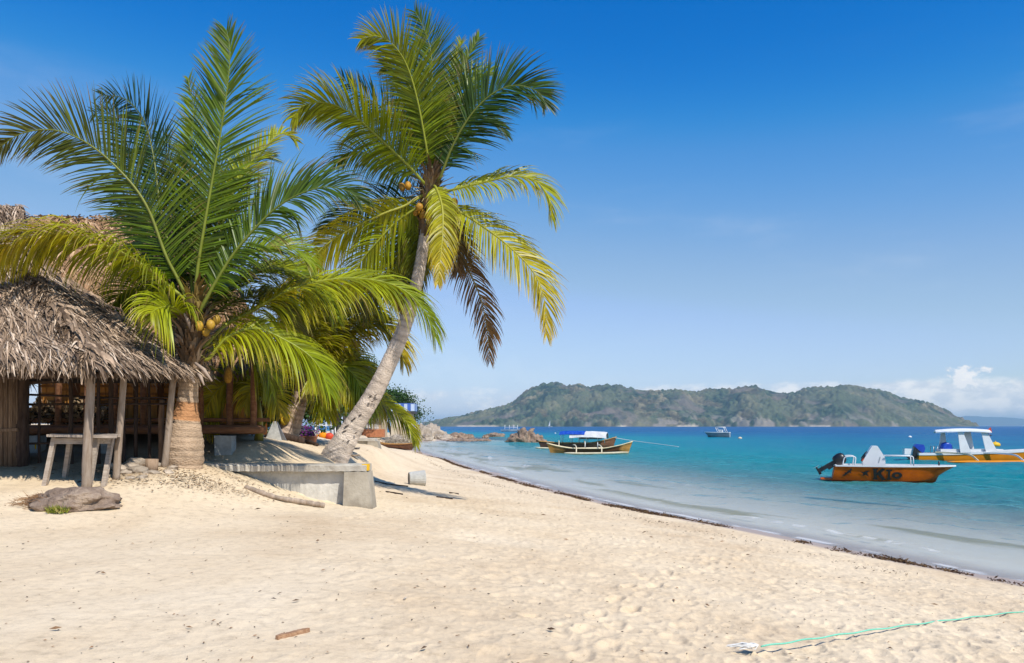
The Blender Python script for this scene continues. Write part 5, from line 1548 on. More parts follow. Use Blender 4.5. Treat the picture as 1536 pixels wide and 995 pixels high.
pipe(sk, [k1(.30, -.62, .66), k1(.36, -.62, .98), k1(.50, -.62, 1.06), k1(.74, -.62, 1.06), k1(.82, -.62, 1.0), k1(.78, -.62, .66)], .024, 'white', 'grab_rail', smooth_n=24)
mb = MB(); mb.tube([k1(4.15, 0, .70), k1(4.15, 0, .88)], .035, 8); mb.build('mooring_post', MT['black'], sk)
mb = MB(); mb.box(k1(.35, 0, .42), (.55, 1.3, .30), (k1.a, k1.b, Vector((0, 0, 1))), jit=.005); mb.build('stern_seat', MT['white'], sk)


def side_pt(fr, st, u, f, off):
    """point on the camera-side topsides: u along, f from chine (0) to gunwale (1)"""
    us = [s[0] for s in st]
    q = [float(np.interp(u, us, [s[k] for s in st])) for k in range(7)]
    b = q[3] + (q[1] - q[3]) * f; w_ = q[4] + (q[2] - q[4]) * f
    # the middle row of the hull lies a little inside or outside the straight line; stay proud of it
    return fr(u - q[6] * (1 - f) * .85, b + off, w_)


def decal(polys, fr, st, z0, parent, name, mat):
    """flat painted figures: polygons in zoomed pixels (x 250..1050 along the side, y 470..552 down it)"""
    mb = MB()
    for poly in polys:
        v1 = []; v2 = []
        for x, y in poly:
            u = (x - 235) / 835 * fr.L; f = min(max((556 - y) / 102, .02), .98)
            v1.append(side_pt(fr, st, u, f, .012)); v2.append(side_pt(fr, st, u, f, .016))
        n = len(poly)
        mb.add(v1 + v2, [tuple(range(n - 1, -1, -1)), tuple(range(n, 2 * n))] + [(i, (i + 1) % n, n + (i + 1) % n, n + i) for i in range(n)], W1)
    return mb.build(name, MT[mat], parent)


def ringpoly(cx, cy, rx, ry, ix, iy):
    return [[(cx + rx * math.cos(a), cy + ry * math.sin(a)), (cx + rx * math.cos(b), cy + ry * math.sin(b)), (cx + ix * math.cos(b), cy + iy * math.sin(b)), (cx + ix * math.cos(a), cy + iy * math.sin(a))]
            for a, b in [(2 * math.pi * k / 16, 2 * math.pi * (k + 1) / 16) for k in range(16)]]


decal([[(497, 473), (521, 470), (523, 540), (503, 546)], [(520, 500), (556, 468), (580, 474), (546, 502), (520, 520)], [(528, 500), (548, 500), (586, 548), (560, 552), (530, 515)],
       [(494, 470), (530, 468), (530, 478), (494, 480)], [(498, 534), (528, 534), (528, 547), (498, 548)]], k1, sts, 0, sk, 'letter_k', 'blackpaint')
decal([[(597, 480), (613, 480), (613, 544), (597, 544)], [(584, 476), (626, 475), (626, 487), (584, 488)], [(590, 536), (622, 536), (622, 547), (590, 547)]], k1, sts, 0, sk, 'letter_i', 'blackpaint')
decal(ringpoly(659, 515, 36, 23, 15, 9), k1, sts, 0, sk, 'letter_o', 'blackpaint')
decal([[(408, 492), (430, 496), (446, 488), (472, 485), (456, 502), (468, 528), (446, 514), (424, 522), (430, 508)]], k1, sts, 0, sk, 'painted_ray', 'blackpaint')
decal([[(346, 470), (352, 480), (342, 492), (346, 508), (332, 500), (316, 514), (300, 524), (282, 524), (300, 512), (300, 500), (314, 500), (322, 486), (332, 484)]], k1, sts, 0, sk, 'painted_gecko', 'blackpaint')
for k, x in enumerate((945, 957, 968, 979, 990, 1000)):
    decal([[(x, 474), (x + 6, 474), (x + 6, 482), (x, 482)]], k1, sts, 0, sk, 'registration_mark', 'blackpaint')

# ---- the white and orange outrigger with a canopy
k2 = Fr((px_x(1375, 55.0), 55.0), (px_x(1375, 55.0) + 10.8, 53.2))
ob = thing('outrigger_boat', 'orange and white outrigger boat with white canopy cut off by the right edge', 'outrigger boat', k2(k2.L / 2, 0, 0))
st2 = stations(k2.L, 20, .62, .48, 1.05, -.15, .50, .80, 1.0, .90, .02, 1.6)
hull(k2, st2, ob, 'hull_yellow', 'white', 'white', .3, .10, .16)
mb = MB(); mb.box(k2(-.42, -.2, .62), (.75, .5, .40), (k2.a, k2.b, Vector((0, 0, 1))), jit=.03); mb.build('stern_box', MT['white'], ob)
U = lambda px_: (px_ - 1375) * 54.6 / F / k2.a.x
mb = MB(); n = 12; secs = []
for i in range(n + 1):
    t = i / n; u = U(1400) + (U(1472) - U(1400)) * t; z_ = 2.02 + .10 * math.sin(t * 3.1) + .03 * t; hw = .72 * (0.35 + .65 * min(1, t * 5))
    secs.append([k2(u, -hw, z_ - .06), k2(u, -hw * .5, z_ + .07), k2(u, 0, z_ + .10), k2(u, hw * .5, z_ + .07), k2(u, hw, z_ - .06), k2(u, hw, z_ - .13), k2(u, 0, z_ + .03), k2(u, -hw, z_ - .13)])
mb.loft(secs, True, cap=True); cp = mb.build('canopy_roof', MT['white'], ob)
for (x0, x1, w0, w1, v) in ((1415, 1415, .13, .30, -.55), (1431, 1438, .16, .34, .58), (1449, 1450, .20, .42, -.55), (1463, 1473, .18, .36, .58)):
    ut, ub = U(x0), U(x1); zb = float(np.interp(ub, [s[0] for s in st2], [s[2] for s in st2])) + .05
    mb = MB(); mb.prism([k2(ut - w0, v * .95, 1.98), k2(ut + w0, v * .95, 1.98), k2(ub + w1, v, zb), k2(ub - w1, v, zb)], k2.b * .05); mb.build('canopy_leg', MT['white'], ob)
mb = MB(); mb.prism([k2(U(1470), .3, 2.12), k2(U(1474), .3, 2.32), k2(U(1476), .3, 1.95), k2(U(1472), .3, 1.9)], k2.b * .02); mb.build('orange_flag', MT['red'], ob)
mb = MB(); mb.box(k2(U(1430) + .8, 0, .72), (3.9, .95, .22), (k2.a, k2.b, Vector((0, 0, 1)))); mb.build('cabin_coaming', MT['white'], ob)
for du in (U(1402), U(1404) - .35):
    pipe(ob, [k2(du, -.3, .5), k2(du, -.3, 1.0), k2(du + .0, .3, 1.0), k2(du, .3, .5)], .02, 'steel', 'stern_rail')
fl = [k2(U(1404), 1.75, .02), k2(U(1440), 1.8, .03), k2(U(1500), 1.8, .06), k2(U(1560), 1.75, .12), k2(U(1600), 1.7, .26)]
C, _ = catmull(fl, 30); mb = MB(); mb.tube(C, [.09 * min(1, .3 + i / 5, .3 + (29 - i) / 5) for i in range(30)], 8); mb.build('outrigger_float', MT['hull_yellow'], ob)
for px_, mt_ in ((1445, 'float_wood'), (1505, 'white')):
    C, _ = catmull([k2(U(px_) - 2.2, .5, .62), k2(U(px_) - 1.2, .9, .58), k2(U(px_) - .4, 1.5, .48), k2(U(px_), 1.8, .10)], 22)
    mb = MB()
    for a, b in zip(C[:-1], C[1:]): mb.bar(a, b + (b - a) * .1, .11, .10)
    mb.build('outrigger_arm', MT[mt_], ob)
dr_ = thing('plastic_drum', 'round shiny blue drum on the stern of the canopied outrigger boat', 'drum', k2(U(1415), 0, .55))
mb = MB(); c = k2(U(1415), .1, .93); ax = (k2.a * .12 + k2.b * .99).normalized(); u_ = ax.cross(Vector((0, 0, 1))).normalized(); v_ = u_.cross(ax)
mb.loft([[c + ax * t + (u_ * math.cos(2 * math.pi * k / 20) + v_ * math.sin(2 * math.pi * k / 20)) * r for k in range(20)] for t, r in ((-.26, .20), (-.25, .29), (-.21, .33), (-.10, .34), (-.09, .355), (-.06, .355), (-.05, .34), (.05, .34), (.06, .355), (.09, .355), (.10, .34), (.21, .33), (.25, .29), (.26, .2))], True, smooth=True, cap=True)
mb.build('drum_body', MT['blue'], dr_)


Q = lambda x, y: (U(1340 + x / 7.84), EYE - (630 + y / 7.84 - HY) / F * 55)
mb = MB(); mb.prism([k2(Q(x, y)[0], -.2, Q(x, y)[1]) for x, y in ((262, 284), (340, 290), (356, 330), (348, 372), (328, 392), (240, 312))], k2.b * .42)
om = mb.build('outboard_motor', MT['blue'], ob)
mb = MB(); mb.prism([k2(Q(x, y)[0], -.19, Q(x, y)[1]) for x, y in ((239, 316), (326, 396), (318, 420), (270, 432), (222, 428), (228, 380))], k2.b * .40)
mb.bar(k2(*[Q(265, 425)[0], 0, Q(265, 425)[1]]), k2(Q(180, 478)[0], 0, Q(180, 478)[1]), .12, .2); mb.bar(k2(Q(165, 430)[0], 0, Q(165, 430)[1]), k2(Q(235, 470)[0], 0, Q(235, 470)[1]), .12, .12)
mb.build('motor_leg', MT['black'], om)

# ---- two wooden canoes with outriggers
def canoe(root, fr, mat, h0, h1, mid, wl=.5, bands=None):
    mb = MB(); secs = []; n = 24
    for i in range(n + 1):
        t = i / n; b = .36 * max(math.sin(math.pi * (.02 + .96 * t)) ** .55, .05)
        hg = mid + (h0 - mid) * max(0, 1 - t / .32) ** 1.8 + (h1 - mid) * max(0, (t - .62) / .38) ** 1.9
        u = fr.L * t; rk = -.35 * max(0, 1 - t / .2) + .4 * max(0, (t - .8) / .2)
        cc = bands(t) if bands else W1
        secs.append(([fr(u + rk, -b, hg), fr(u + rk * .4, -b * .8, hg * .4), fr(u, 0, -.15), fr(u + rk * .4, b * .8, hg * .4), fr(u + rk, b, hg)], cc))
    vs = []; cs = []
    for s_, c in secs: vs += s_; cs += [c] * 5
    fs = [(i * 5 + k, i * 5 + k + 1, (i + 1) * 5 + k + 1, (i + 1) * 5 + k) for i in range(n) for k in range(4)]
    mb.add(vs, fs, cs); mb.build('hull', MT[mat], root)
    mb = MB()
    for s_, v in ((0, 0), (4, 4)):
        mb.tube([q[0][v] for q in secs], .045, 6, (1.2, 1.15, 1.05))
    mb.build('gunwale', MT['float_wood' if mat == 'canoe' else 'canoe'], root)
    mb = MB(); mb.loft([[q[0][0] + Vector((0, 0, -.14)), q[0][4] + Vector((0, 0, -.14))] for q in secs]); mb.build('inner_floor', MT['canoe_dark'], root)


k3 = Fr((px_x(826, 71.5), 71.5), (px_x(942, 69.5), 69.5))
cn = thing('outrigger_canoe', 'varnished yellow-brown outrigger canoe with a pale float, nearest of the pair', 'canoe', k3(k3.L / 2, 0, 0))


def bands3(t):
    return (1.5, 1.25, .9) if t < .08 else ((.85, .75, .65) if t < .2 else ((.26, .19, .17) if t < .88 else (1.3, 1.2, 1.0)))


canoe(cn, k3, 'canoe', .86, 1.05, .42, bands=bands3)
C, _ = catmull([k3(k3.L * .24, 1.9, .06), k3(k3.L * .45, 2.0, .03), k3(k3.L * .8, 2.0, .08), k3(k3.L * 1.05, 1.9, .18)], 24)
mb = MB(); mb.tube(C, [.10 * min(1, .35 + i / 4, .35 + (23 - i) / 4) for i in range(24)], 8); mb.build('outrigger_float', MT['float_wood'], cn)
for t in (.40, .72):
    pipe(cn, [k3(k3.L * t - .9, -.9, .70), k3(k3.L * t - .5, .3, .72), k3(k3.L * t - .15, 1.3, .55), k3(k3.L * t, 1.98, .12)], .055, 'float_wood', 'outrigger_arm', smooth_n=16)
for t in (.46, .62):
    pipe(cn, [k3(k3.L * t, .2, .45), k3(k3.L * t, .2, .95)], .03, 'white', 'upright')
k4 = Fr((px_x(812, 85.5), 85.5), (px_x(919, 83.5), 83.5))
cn2 = thing('outrigger_canoe', 'dark outrigger canoe carrying blue and pale tarpaulin canopies behind the yellow-brown one', 'canoe', k4(k4.L / 2, 0, 0))
canoe(cn2, k4, 'canoe_dark', .78, 1.25, .62, bands=lambda t: (1, 1, 1) if t < .7 else (2.0, 1.9, 1.6))
C, _ = catmull([k4(-.2, 1.7, .1), k4(k4.L * .4, 1.9, .05), k4(k4.L * .9, 1.8, .14)], 20)
mb = MB(); mb.tube(C, .09, 7); mb.build('outrigger_float', MT['float_wood'], cn2)
for t in (.3, .66): pipe(cn2, [k4(k4.L * t - .6, -.8, .8), k4(k4.L * t - .2, .8, .78), k4(k4.L * t, 1.8, .15)], .05, 'float_wood', 'outrigger_arm', smooth_n=14)
px2u = lambda px_: (px_ - 812) * 84.5 / F / k4.a.x
zy = lambda y: EYE - (y - HY) / F * 84.5


def tarp(u0, u1, zt, ze, hw, mat, sag):
    mb = MB(); secs = []; n = 14
    for i in range(n + 1):
        t = i / n; u = u0 + (u1 - u0) * t; dz = -sag * (2 * t - 1) ** 2 + random.uniform(-.02, .02)
        row = [(-hw, ze), (-hw * .75, ze * .35 + zt * .65), (0, zt), (hw * .75, ze * .35 + zt * .65), (hw, ze)]
        secs.append([k4(u, v, z_ + dz) for v, z_ in row] + [k4(u, v, z_ + dz - .03) for v, z_ in reversed(row)])
    mb.loft(secs, True, cap=True, smooth=False); return mb.build('tarpaulin_canopy', MT[mat], cn2)


tarp(px2u(841), px2u(878), zy(646.4), zy(651.5), .85, 'bluetarp', .03)
tarp(px2u(856), px2u(909), zy(646.9), zy(655.5), .95, 'greytarp', .10)
for px_ in (843, 857, 868, 880, 896, 906):
    for v in (-.6, .7): pipe(cn2, [k4(px2u(px_), v * .5, .6), k4(px2u(px_), v, zy(652))], .032, 'white', 'canopy_post')
mb = MB(); mb.box(k4(px2u(885), 0, zy(657)), (2.4, .6, .25), (k4.a, k4.b, Vector((0, 0, 1))), jit=.04); mb.build('bench', MT['slate'], cn2)
mb = MB(); C, _ = catmull([k4(k4.L * .99, 0, 1.2), P(950, 661.5, 82), P(985, 666, 78), P(1018, 670.5, 73)], 30); mb.tube(C, .028, 5)
tag(mb.build('mooring_rope', MT['whiterope'], None, C[0]), 'pale mooring rope running from the dark canoe bow into the water', 'rope')

# ---- boats farther out
k5 = Fr((px_x(1092, 170), 168.5), (px_x(1058, 170), 171))
gb_ = thing('motorboat', 'small grey boat with a pale tubular arch anchored in front of the island', 'motorboat', k5(k5.L / 2, 0, 0))
st5 = stations(k5.L, 12, .9, 1.0, 1.05, -.2, .45, .85, .8, .75, .05)
hull(k5, st5, gb_, 'grey_paint', 'white', 'white', .4, .08, .12)
for u in (.7, 2.4):
    pipe(gb_, [k5(u, -.8, 1.0), k5(u + .45, -.75, 2.1), k5(u + .45, .75, 2.1), k5(u, .8, 1.0)], .07, 'white', 'arch')
pipe(gb_, [k5(1.15, .75, 2.12), k5(2.85, .75, 2.12)], .07, 'white', 'roof_tube'); pipe(gb_, [k5(1.15, -.75, 2.12), k5(2.85, -.75, 2.12)], .07, 'white', 'roof_tube')
mb = MB(); mb.box(k5(1.9, 0, 1.2), (.8, .7, .8), (k5.a, k5.b, Vector((0, 0, 1)))); mb.build('console', MT['white'], gb_)
k6 = Fr((px_x(752, 340), 341), (px_x(780, 340), 339))
fb = thing('sailing_boat', 'far white open boat with four short masts left of the pointed rock', 'boat', k6(k6.L / 2, 0, 0))
hull(k6, stations(k6.L, 10, 1.1, .9, 1.15, -.2, .4, .8, .8, .7, .05), fb, 'white', 'white', 'white', .4)
for t in (.18, .42, .66, .86): pipe(fb, [k6(k6.L * t, 0, .6), k6(k6.L * t + .1, 0, 2.75)], .09, 'white', 'mast')
pipe(fb, [k6(k6.L * .18, 0, 1.7), k6(k6.L * .86, 0, 1.7)], .06, 'white', 'boom')
k7 = Fr((px_x(822, 1500), 1500), (px_x(829, 1500), 1498))
sb = thing('sailing_boat', 'tiny white sail close under the island shore', 'boat', k7(k7.L / 2, 0, 0))
hull(k7, stations(k7.L, 8, 1.4, 1.2, 1.6, -.2, .4, .8, .9, .7, .05), sb, 'white', 'white', 'white', .4)
pipe(sb, [k7(4, 0, .6), k7(4, 0, 12.5)], .12, 'white', 'mast'); mb = MB(); mb.prism([k7(.6, 0, 1.8), k7(3.9, 0, 1.8), k7(3.9, 0, 12.3)], k7.b * .05); mb.build('sail', MT['white'], sb)


def buoy(px_, py_, mat, r, label, name='mooring_buoy', cat='buoy', tall=1.0):
    d = EYE * F / (py_ - HY); c = Vector((px_x(px_, d), d, 0)); mb = MB()
    mb.ell(c + Vector((0, 0, r * .45 * tall)), (r * 1.35, r, r * .8 * tall), 14, 9); mb.tube([c + Vector((0, 0, r * 1.1 * tall)), c + Vector((0, 0, r * 1.5 * tall))], r * .15, 6)
    return tag(mb.build(name, MT[mat], None, c), label, cat)


buoy(1110, 658.5, 'cream', .28, 'small cream buoy floating right of the grey boat')
buoy(1365, 656.5, 'white', .27, 'small white buoy floating above the orange skiff')
buoy(1493, 670.0, 'yellow', .42, 'oval yellow buoy floating behind the canopied boat')
buoy(833, 650.5, 'white', .2, 'tiny white buoy floating beside the blue tarpaulin')
mk = thing('channel_marker', 'small dark marker stick on the sea right of the white canopy', 'marker', (px_x(1482, 190), 190, 0))
pipe(mk, [(px_x(1482, 190), 190, -.2), (px_x(1482, 190), 190, 1.3)], [.16, .08], 'black', 'stick'); mb = MB(); mb.ell((px_x(1483, 190), 190, .12), (.75, .5, .28), 12, 7); mb.build('float', MT['black'], mk)

# ================================================================== rocks of the point
rk_ = [(648, 146, 2.6, 1.5, 1.75, 'pale_rock', 'big pale boulder on the point at the end of the beach'),
       (632, 132, 1.5, 1.2, 1.9, 'pale_rock', 'tall pale boulder beside the blue-railed terrace'),
       (666, 140, 1.6, 1.2, .55, 'pale_rock', 'low pale boulder at the tip of the point'),
       (618, 120, 1.3, 1.0, 1.1, 'pale_rock', 'grey-white boulder below the blue-railed terrace'),
       (690, 150, 2.0, 1.0, .70, 'rock', 'brown rock in the shallows nearest the point'),
       (703, 152, 1.0, .7, .45, 'rock', 'small brown rock right of the shallow-water rock'),
       (744, 175, 1.9, 1.0, .55, 'rock', 'low dark rock left of the pointed brown rock'),
       (728, 152, .6, .5, .42, 'rock', 'tiny brown rock alone in the shallows')]
for k, (px_, d, rx, ry, rz, mt_, lb) in enumerate(rk_):
    rock((px_x(px_, d), d, .1), (rx, ry, rz * 1.25), 40 + k, mt_, lb, rough=.5, sub=4, flat=.3, freq=1.7)
mb = MB(); c0 = Vector((px_x(786, 118), 118, 0))
for k, (dx, rx, rz) in enumerate(((-.9, 1.2, 1.35), (.15, 1.3, 2.05), (1.3, 1.4, 1.2), (2.2, 1.0, .55), (-1.7, .9, .5))):
    rock_mb(mb, c0 + Vector((dx, random.uniform(-.3, .3), 0)), (rx, 1.1, rz * .92), 60 + k, .55, 4, W1, .3, 1.8)
tag(mb.build('rock', MT['rock'], None, c0), 'pointed reddish brown rock rising from the water left of the canoes', 'rock')
mb = MB()
for k in range(26):
    t = k / 25; px_ = 668 + 62 * t; d = 132 + 6 * math.sin(k * 1.7)
    rock_mb(mb, (px_x(px_, d), d, -.05), (random.uniform(.5, 1.0), .6, random.uniform(.15, .35)), 80 + k, .5, 2, W1, .4)
tag(mb.build('reef', MT['rock'], None, (px_x(700, 132), 132, 0)), 'low dark reef reaching out across the shallows from the point', 'reef')
rock(gp(587, 95, .1), (.7, .6, .5), 120, 'pale_rock', 'pale rock at the back of the beach above the beached canoe', sub=4, rough=.5)
rock((px_x(627, 66.0), 66.0, .05), (.32, .3, .2), 121, 'rock', 'small dark rock at the water edge below the drooping frond', sub=3, rough=.5)
for k, (px_, d, r) in enumerate(((600, 112, .9), (609, 116, 1.1), (590, 110, .8), (640, 126, .9), (657, 134, .7))):
    rock(gp(px_, d, r * .3), (r, r * .8, r * .8), 130 + k, 'pale_rock', 'one of the grey-white stones heaped along the foot of the point', 'rock', 'rock', 'stones at the foot of the point', sub=3, rough=.5)

# ================================================================== the far end of the beach
db = 112.0
bd = thing('beach_terrace', 'cream terrace building with blue and pale railing panels on its flat roof', 'building', gp(603, db))
zs_, zt_ = EYE - (617.5 - HY) / F * db, EYE - (605.5 - HY) / F * db
xa, xb = px_x(586, db), px_x(621.5, db)
mb = MB(); zb = G((xa + xb) / 2, db) - .2
mb.box(((xa + xb) / 2 - .25, db + 2.0, (zb + zs_ - .3) / 2), (xb - xa - .5, 3.4, zs_ - .3 - zb)); wa = mb.build('wall', MT['cream'], bd)
mb = MB(); mb.box(((xa + xb) / 2, db + 1.8, zs_ - .15), (xb - xa, 4.2, .30)); mb.build('roof_slab', MT['slab'], bd)
npn = 7
for k in range(npn):
    x0 = xa + (xb - xa) * k / npn; x1 = xa + (xb - xa) * (k + 1) / npn
    mb = MB(); mb.box(((x0 + x1) / 2, db - .22, (zs_ + zt_) / 2 + .03), (x1 - x0 - .02, .05, zt_ - zs_ - .06)); mb.build('railing_panel', MT['bluepanel' if k % 2 else 'palepanel'], bd)
for k in range(4):
    y0 = db - .2 + k * .95
    mb = MB(); mb.box((xb - .03, y0 + .47, (zs_ + zt_) / 2 + .03), (.05, .9, zt_ - zs_ - .06)); mb.build('railing_panel', MT['bluepanel' if k % 2 else 'palepanel'], bd)
mb = MB(); mb.box(((xa + xb) / 2, db - .22, zt_), (xb - xa + .1, .10, .08)); mb.build('handrail', MT['bluepanel'], bd)
for (x0, x1) in ((596, 602), (607, 613)):
    mb = MB(); mb.box((px_x((x0 + x1) / 2, db), db + .28, zb + 1.9), (px_x(x1, db) - px_x(x0, db), .06, 1.1)); mb.build('window', MT['tan'], bd)
# low house with shutters beyond the leaning trunk
dh_ = 62.0
lh = thing('beach_house', 'low orange-trimmed beach house with white shutters right of the leaning trunk', 'house', gp(555, dh_))
xa, xb = px_x(526, dh_), px_x(572, dh_); zb = G((xa + xb) / 2, dh_) - .1; zt_ = EYE - (622 - HY) / F * dh_
mb = MB(); mb.box(((xa + xb) / 2, dh_ + 1.5, (zb + zt_) / 2), (xb - xa, 3.0, zt_ - zb)); mb.build('wall', MT['tan'], lh)
mb = MB(); mb.prism([(xa - .4, dh_ - .5, zt_ - .05), (xb + .4, dh_ - .5, zt_ - .05), (xb + .4, dh_ + 1.5, zt_ + .7), (xa - .4, dh_ + 1.5, zt_ + .7)], (0, 0, .12), (.7, .5, .4)); mb.build('roof', MT['slab'], lh)
for (x0, x1) in ((546, 552), (553.5, 559.5), (562, 568)):
    mb = MB(); xx0, xx1 = px_x(x0, dh_), px_x(x1, dh_)
    for z_ in np.arange(zt_ - 1.25, zt_ - .12, .12): mb.bar((xx0, dh_ - .04, z_), (xx1, dh_ - .04, z_), .03, .085)
    mb.build('shutter', MT['white'], lh)
mb = MB(); mb.box(((xa + xb) / 2, dh_ - .35, zb + .38), (xb - xa + .6, .7, .6)); mb.build('plinth', MT['terracotta'], lh)
# dark open shelter left of the trunk
ds = 44.0
sh_ = thing('beach_shelter', 'small dark open shelter with pale posts left of the leaning trunk', 'shelter', gp(500, ds))
zt_ = EYE - (617 - HY) / F * ds; zb = G(px_x(500, ds), ds)
mb = MB(); mb.prism([(px_x(484, ds), ds - .3, zt_ - .05), (px_x(518, ds), ds - .3, zt_ - .05), (px_x(514, ds), ds + 1.2, zt_ + .5), (px_x(488, ds), ds + 1.2, zt_ + .5)], (0, 0, .1), (.9, .8, .8)); mb.build('roof', MT['slab'], sh_)
mb = MB(); mb.box((px_x(501, ds), ds + 1.5, (zb + zt_) / 2), (1.1, .06, zt_ - zb)); mb.build('back_wall', MT['slab'], sh_)
for px_ in (489, 497, 513): pipe(sh_, [(px_x(px_, ds), ds, zb), (px_x(px_, ds), ds, zt_)], .035, 'palepanel', 'post')
# beached canoe
kb = Fr((px_x(566, 76), 76), (px_x(618, 73), 73))
bc = thing('beached_canoe', 'old dark canoe drawn up on the sand under the drooping frond', 'canoe', gp(590, 74.5))
kb.o.z = G(px_x(590, 74.5), 74.5) + .05
canoe(bc, kb, 'canoe_dark', .62, .5, .38, bands=lambda t: (1.6, 1.6, 1.5))
bc2 = thing('brushwood_heap', 'grey tangle of dry branches behind the beached canoe', 'brushwood', gp(592, 80))
mb = MB()
for i in range(500):
    p = gp(592, 80) + Vector((random.gauss(0, .8), random.gauss(0, .5), abs(random.gauss(0, .45)))); e = p + Vector((random.gauss(0, .4), random.gauss(0, .3), random.gauss(0, .25))); mb.tube([p, e], [.03, .012], 4, random.choice([(.42, .36, .28), (.25, .2, .15), (.5, .42, .3)]), cap=False)
mb.build('dry_branches', MT['litter'], bc2)['kind'] = 'stuff'
# flowers in a big pot, white parasol, table, floats
dp_ = 25.0
pt = thing('flower_pot', 'large terracotta pot with purple flowers right of the smaller palm', 'flower pot', gp(462, dp_))
g = gp(462, dp_); mb = MB()
mb.loft([[g + Vector((r * math.cos(2 * math.pi * k / 20), r * math.sin(2 * math.pi * k / 20), z_)) for k in range(20)] for z_, r in ((-.05, .20), (.05, .22), (.30, .28), (.32, .30), (.36, .30), (.36, .26), (.30, .25))], True, smooth=False, cap=True); mb.build('pot', MT['terracotta'], pt)
mb = MB(); mg = MB()
for i in range(900):
    p = g + Vector((random.gauss(-.04, .13), random.gauss(0, .12), .36 + abs(random.gauss(.06, .12)))); u_ = Vector((random.gauss(0, 1), random.gauss(0, 1), random.gauss(0, 1))).normalized(); v_ = u_.orthogonal().normalized(); s = random.uniform(.02, .04)
    (mb if random.random() < .55 else mg).add([p - u_ * s, p + v_ * s * .7, p + u_ * s, p - v_ * s * .7], [(0, 1, 2, 3)], random.choice([(.03, .08, .015), (.06, .12, .02)]) if False else W1)
mb.build('flowers', MT['purple'], pt)['kind'] = 'stuff'; mg.build('leaves', M('pot_leaf', (.03, .075, .015), (.06, .12, .025), 8, .5, tint=False), pt)
ps = thing('parasol', 'folded white parasol standing behind the flower pot', 'parasol', gp(475, 34))
g = gp(475, 34); pipe(ps, [g, Vector((g.x, g.y, EYE - (611 - HY) / F * 34))], .025, 'steel', 'pole')
mb = MB(); rr = [(611, .03), (616, .22), (622, .32), (629, .28), (634, .12)]
mb.loft([[Vector((g.x + r * math.cos(2 * math.pi * k / 16) * (1 + .18 * (k % 2)), g.y + r * math.sin(2 * math.pi * k / 16) * (1 + .18 * (k % 2)), EYE - (y - HY) / F * 34)) for k in range(16)] for y, r in rr], True); mb.build('canopy_cloth', MT['greytarp'], ps)
wt = thing('garden_table', 'low white table on the sand left of the leaning trunk', 'table', gp(488, 36))
g = gp(488, 36); mb = MB(); mb.box(g + Vector((0, 0, .55)), (.9, .6, .05)); mb.build('table_top', MT['white'], wt)
for sx_ in (-.4, .4):
    for sy_ in (-.25, .25):
        pipe(wt, [g + Vector((sx_, sy_, -.05)), g + Vector((sx_ * .95, sy_ * .95, .53))], .03, 'white', 'leg')
for px_, mt_, lb in ((484.5, 'hull_yellow', 'orange'), (494, 'red', 'red-orange')):
    g = gp(px_, 33.5); mb = MB(); mb.ell(g + Vector((0, 0, .14)), (.19, .14, .15), 14, 9); mb.tube([g + Vector((-.2, 0, .14)), g + Vector((-.26, 0, .14))], .04, 7)
    tag(mb.build('fishing_float', MT[mt_], None, g), lb + ' fishing float on the sand in front of the low white table', 'float')
# upturned white dinghy prow and dark trunk on the sand behind the young palm
dg = thing('folded_sign', 'pale folding board leaning on the sand between the two small palms', 'board', gp(409, 18.2))
g = gp(409, 18.2); mb = MB(); mb.prism([g + Vector((-.18, 0, -.02)), g + Vector((.20, 0, -.02)), g + Vector((.05, .1, .42)), g + Vector((-.02, .1, .42))], (0, .03, 0)); mb.build('board', MT['block'], dg)
mb = MB(); mb.prism([g + Vector((-.14, .32, -.02)), g + Vector((.22, .32, -.02)), g + Vector((.06, .14, .41)), g + Vector((0, .14, .41))], (0, .03, 0)); mb.build('board', MT['slate'], dg)
for (a_, da, b_, db2, r, lb) in ((400, 19.2, 456, 18.9, .09, 'dark fallen trunk lying on the sand behind the wall'), (456, 20.4, 476, 19.4, .05, 'forked dark branch on the sand left of the leaning palm')):
    mb = MB(); C, _ = catmull([gp(a_, da, r * .8), gp((a_ * 2 + b_) / 3, (da * 2 + db2) / 3 - .1, r * 1.3), gp(b_, db2, r * .7)], 18)
    mb.tube(C, [r * random.uniform(.8, 1.15) for _ in C], 8); tag(mb.build('fallen_log', MT['darkpole'], None, C[9]), lb, 'log')

# ================================================================== rope, wrack, specks
mb = MB(); pts = []
for i in range(60):
    t = i / 59; px_ = 1142 + (1570 - 1142) * t; py_ = 970 - 52 * (px_ - 1142) / 394 - 3.0 * math.sin(math.pi * t)
    d = 5.55 + .0 * t
    # lies on the sand: solve the distance at which this view ray meets the ground
    lo, hi = 3.0, 14.0
    for _ in range(40):
        md = (lo + hi) / 2
        if EYE - (py_ - HY) / F * md > G(px_x(px_, md), md) + .022: lo = md
        else: hi = md
    xq = px_x(px_, lo); pts.append(Vector((xq, lo, G(xq, lo) + .022 + .004 * math.sin(i * .9))))
mb.tube(pts, .0062, 6)
ro = mb.build('rope', MT['rope'], None, pts[0]); tag(ro, 'thin green rope stretched over the sand to the right edge', 'rope')
mb = MB(); p0 = pts[0]
for i in range(34):
    a = p0 + Vector((-.02, 0, .01)); x = -random.uniform(.03, .24); e = p0 + Vector((x, random.gauss(0, .03), random.uniform(-.01, .012)))
    mb.tube([a, a.lerp(e, .5) + Vector((0, random.gauss(0, .03), random.uniform(0, .012))), e], [.004, .0035, .0025], 4, cap=False)
mb.build('frayed_end', MT['whiterope'], ro)

S_CUM = [0]
for a, b in zip(WRACK[:-1], WRACK[1:]): S_CUM.append(S_CUM[-1] + np.hypot(*(b - a)))


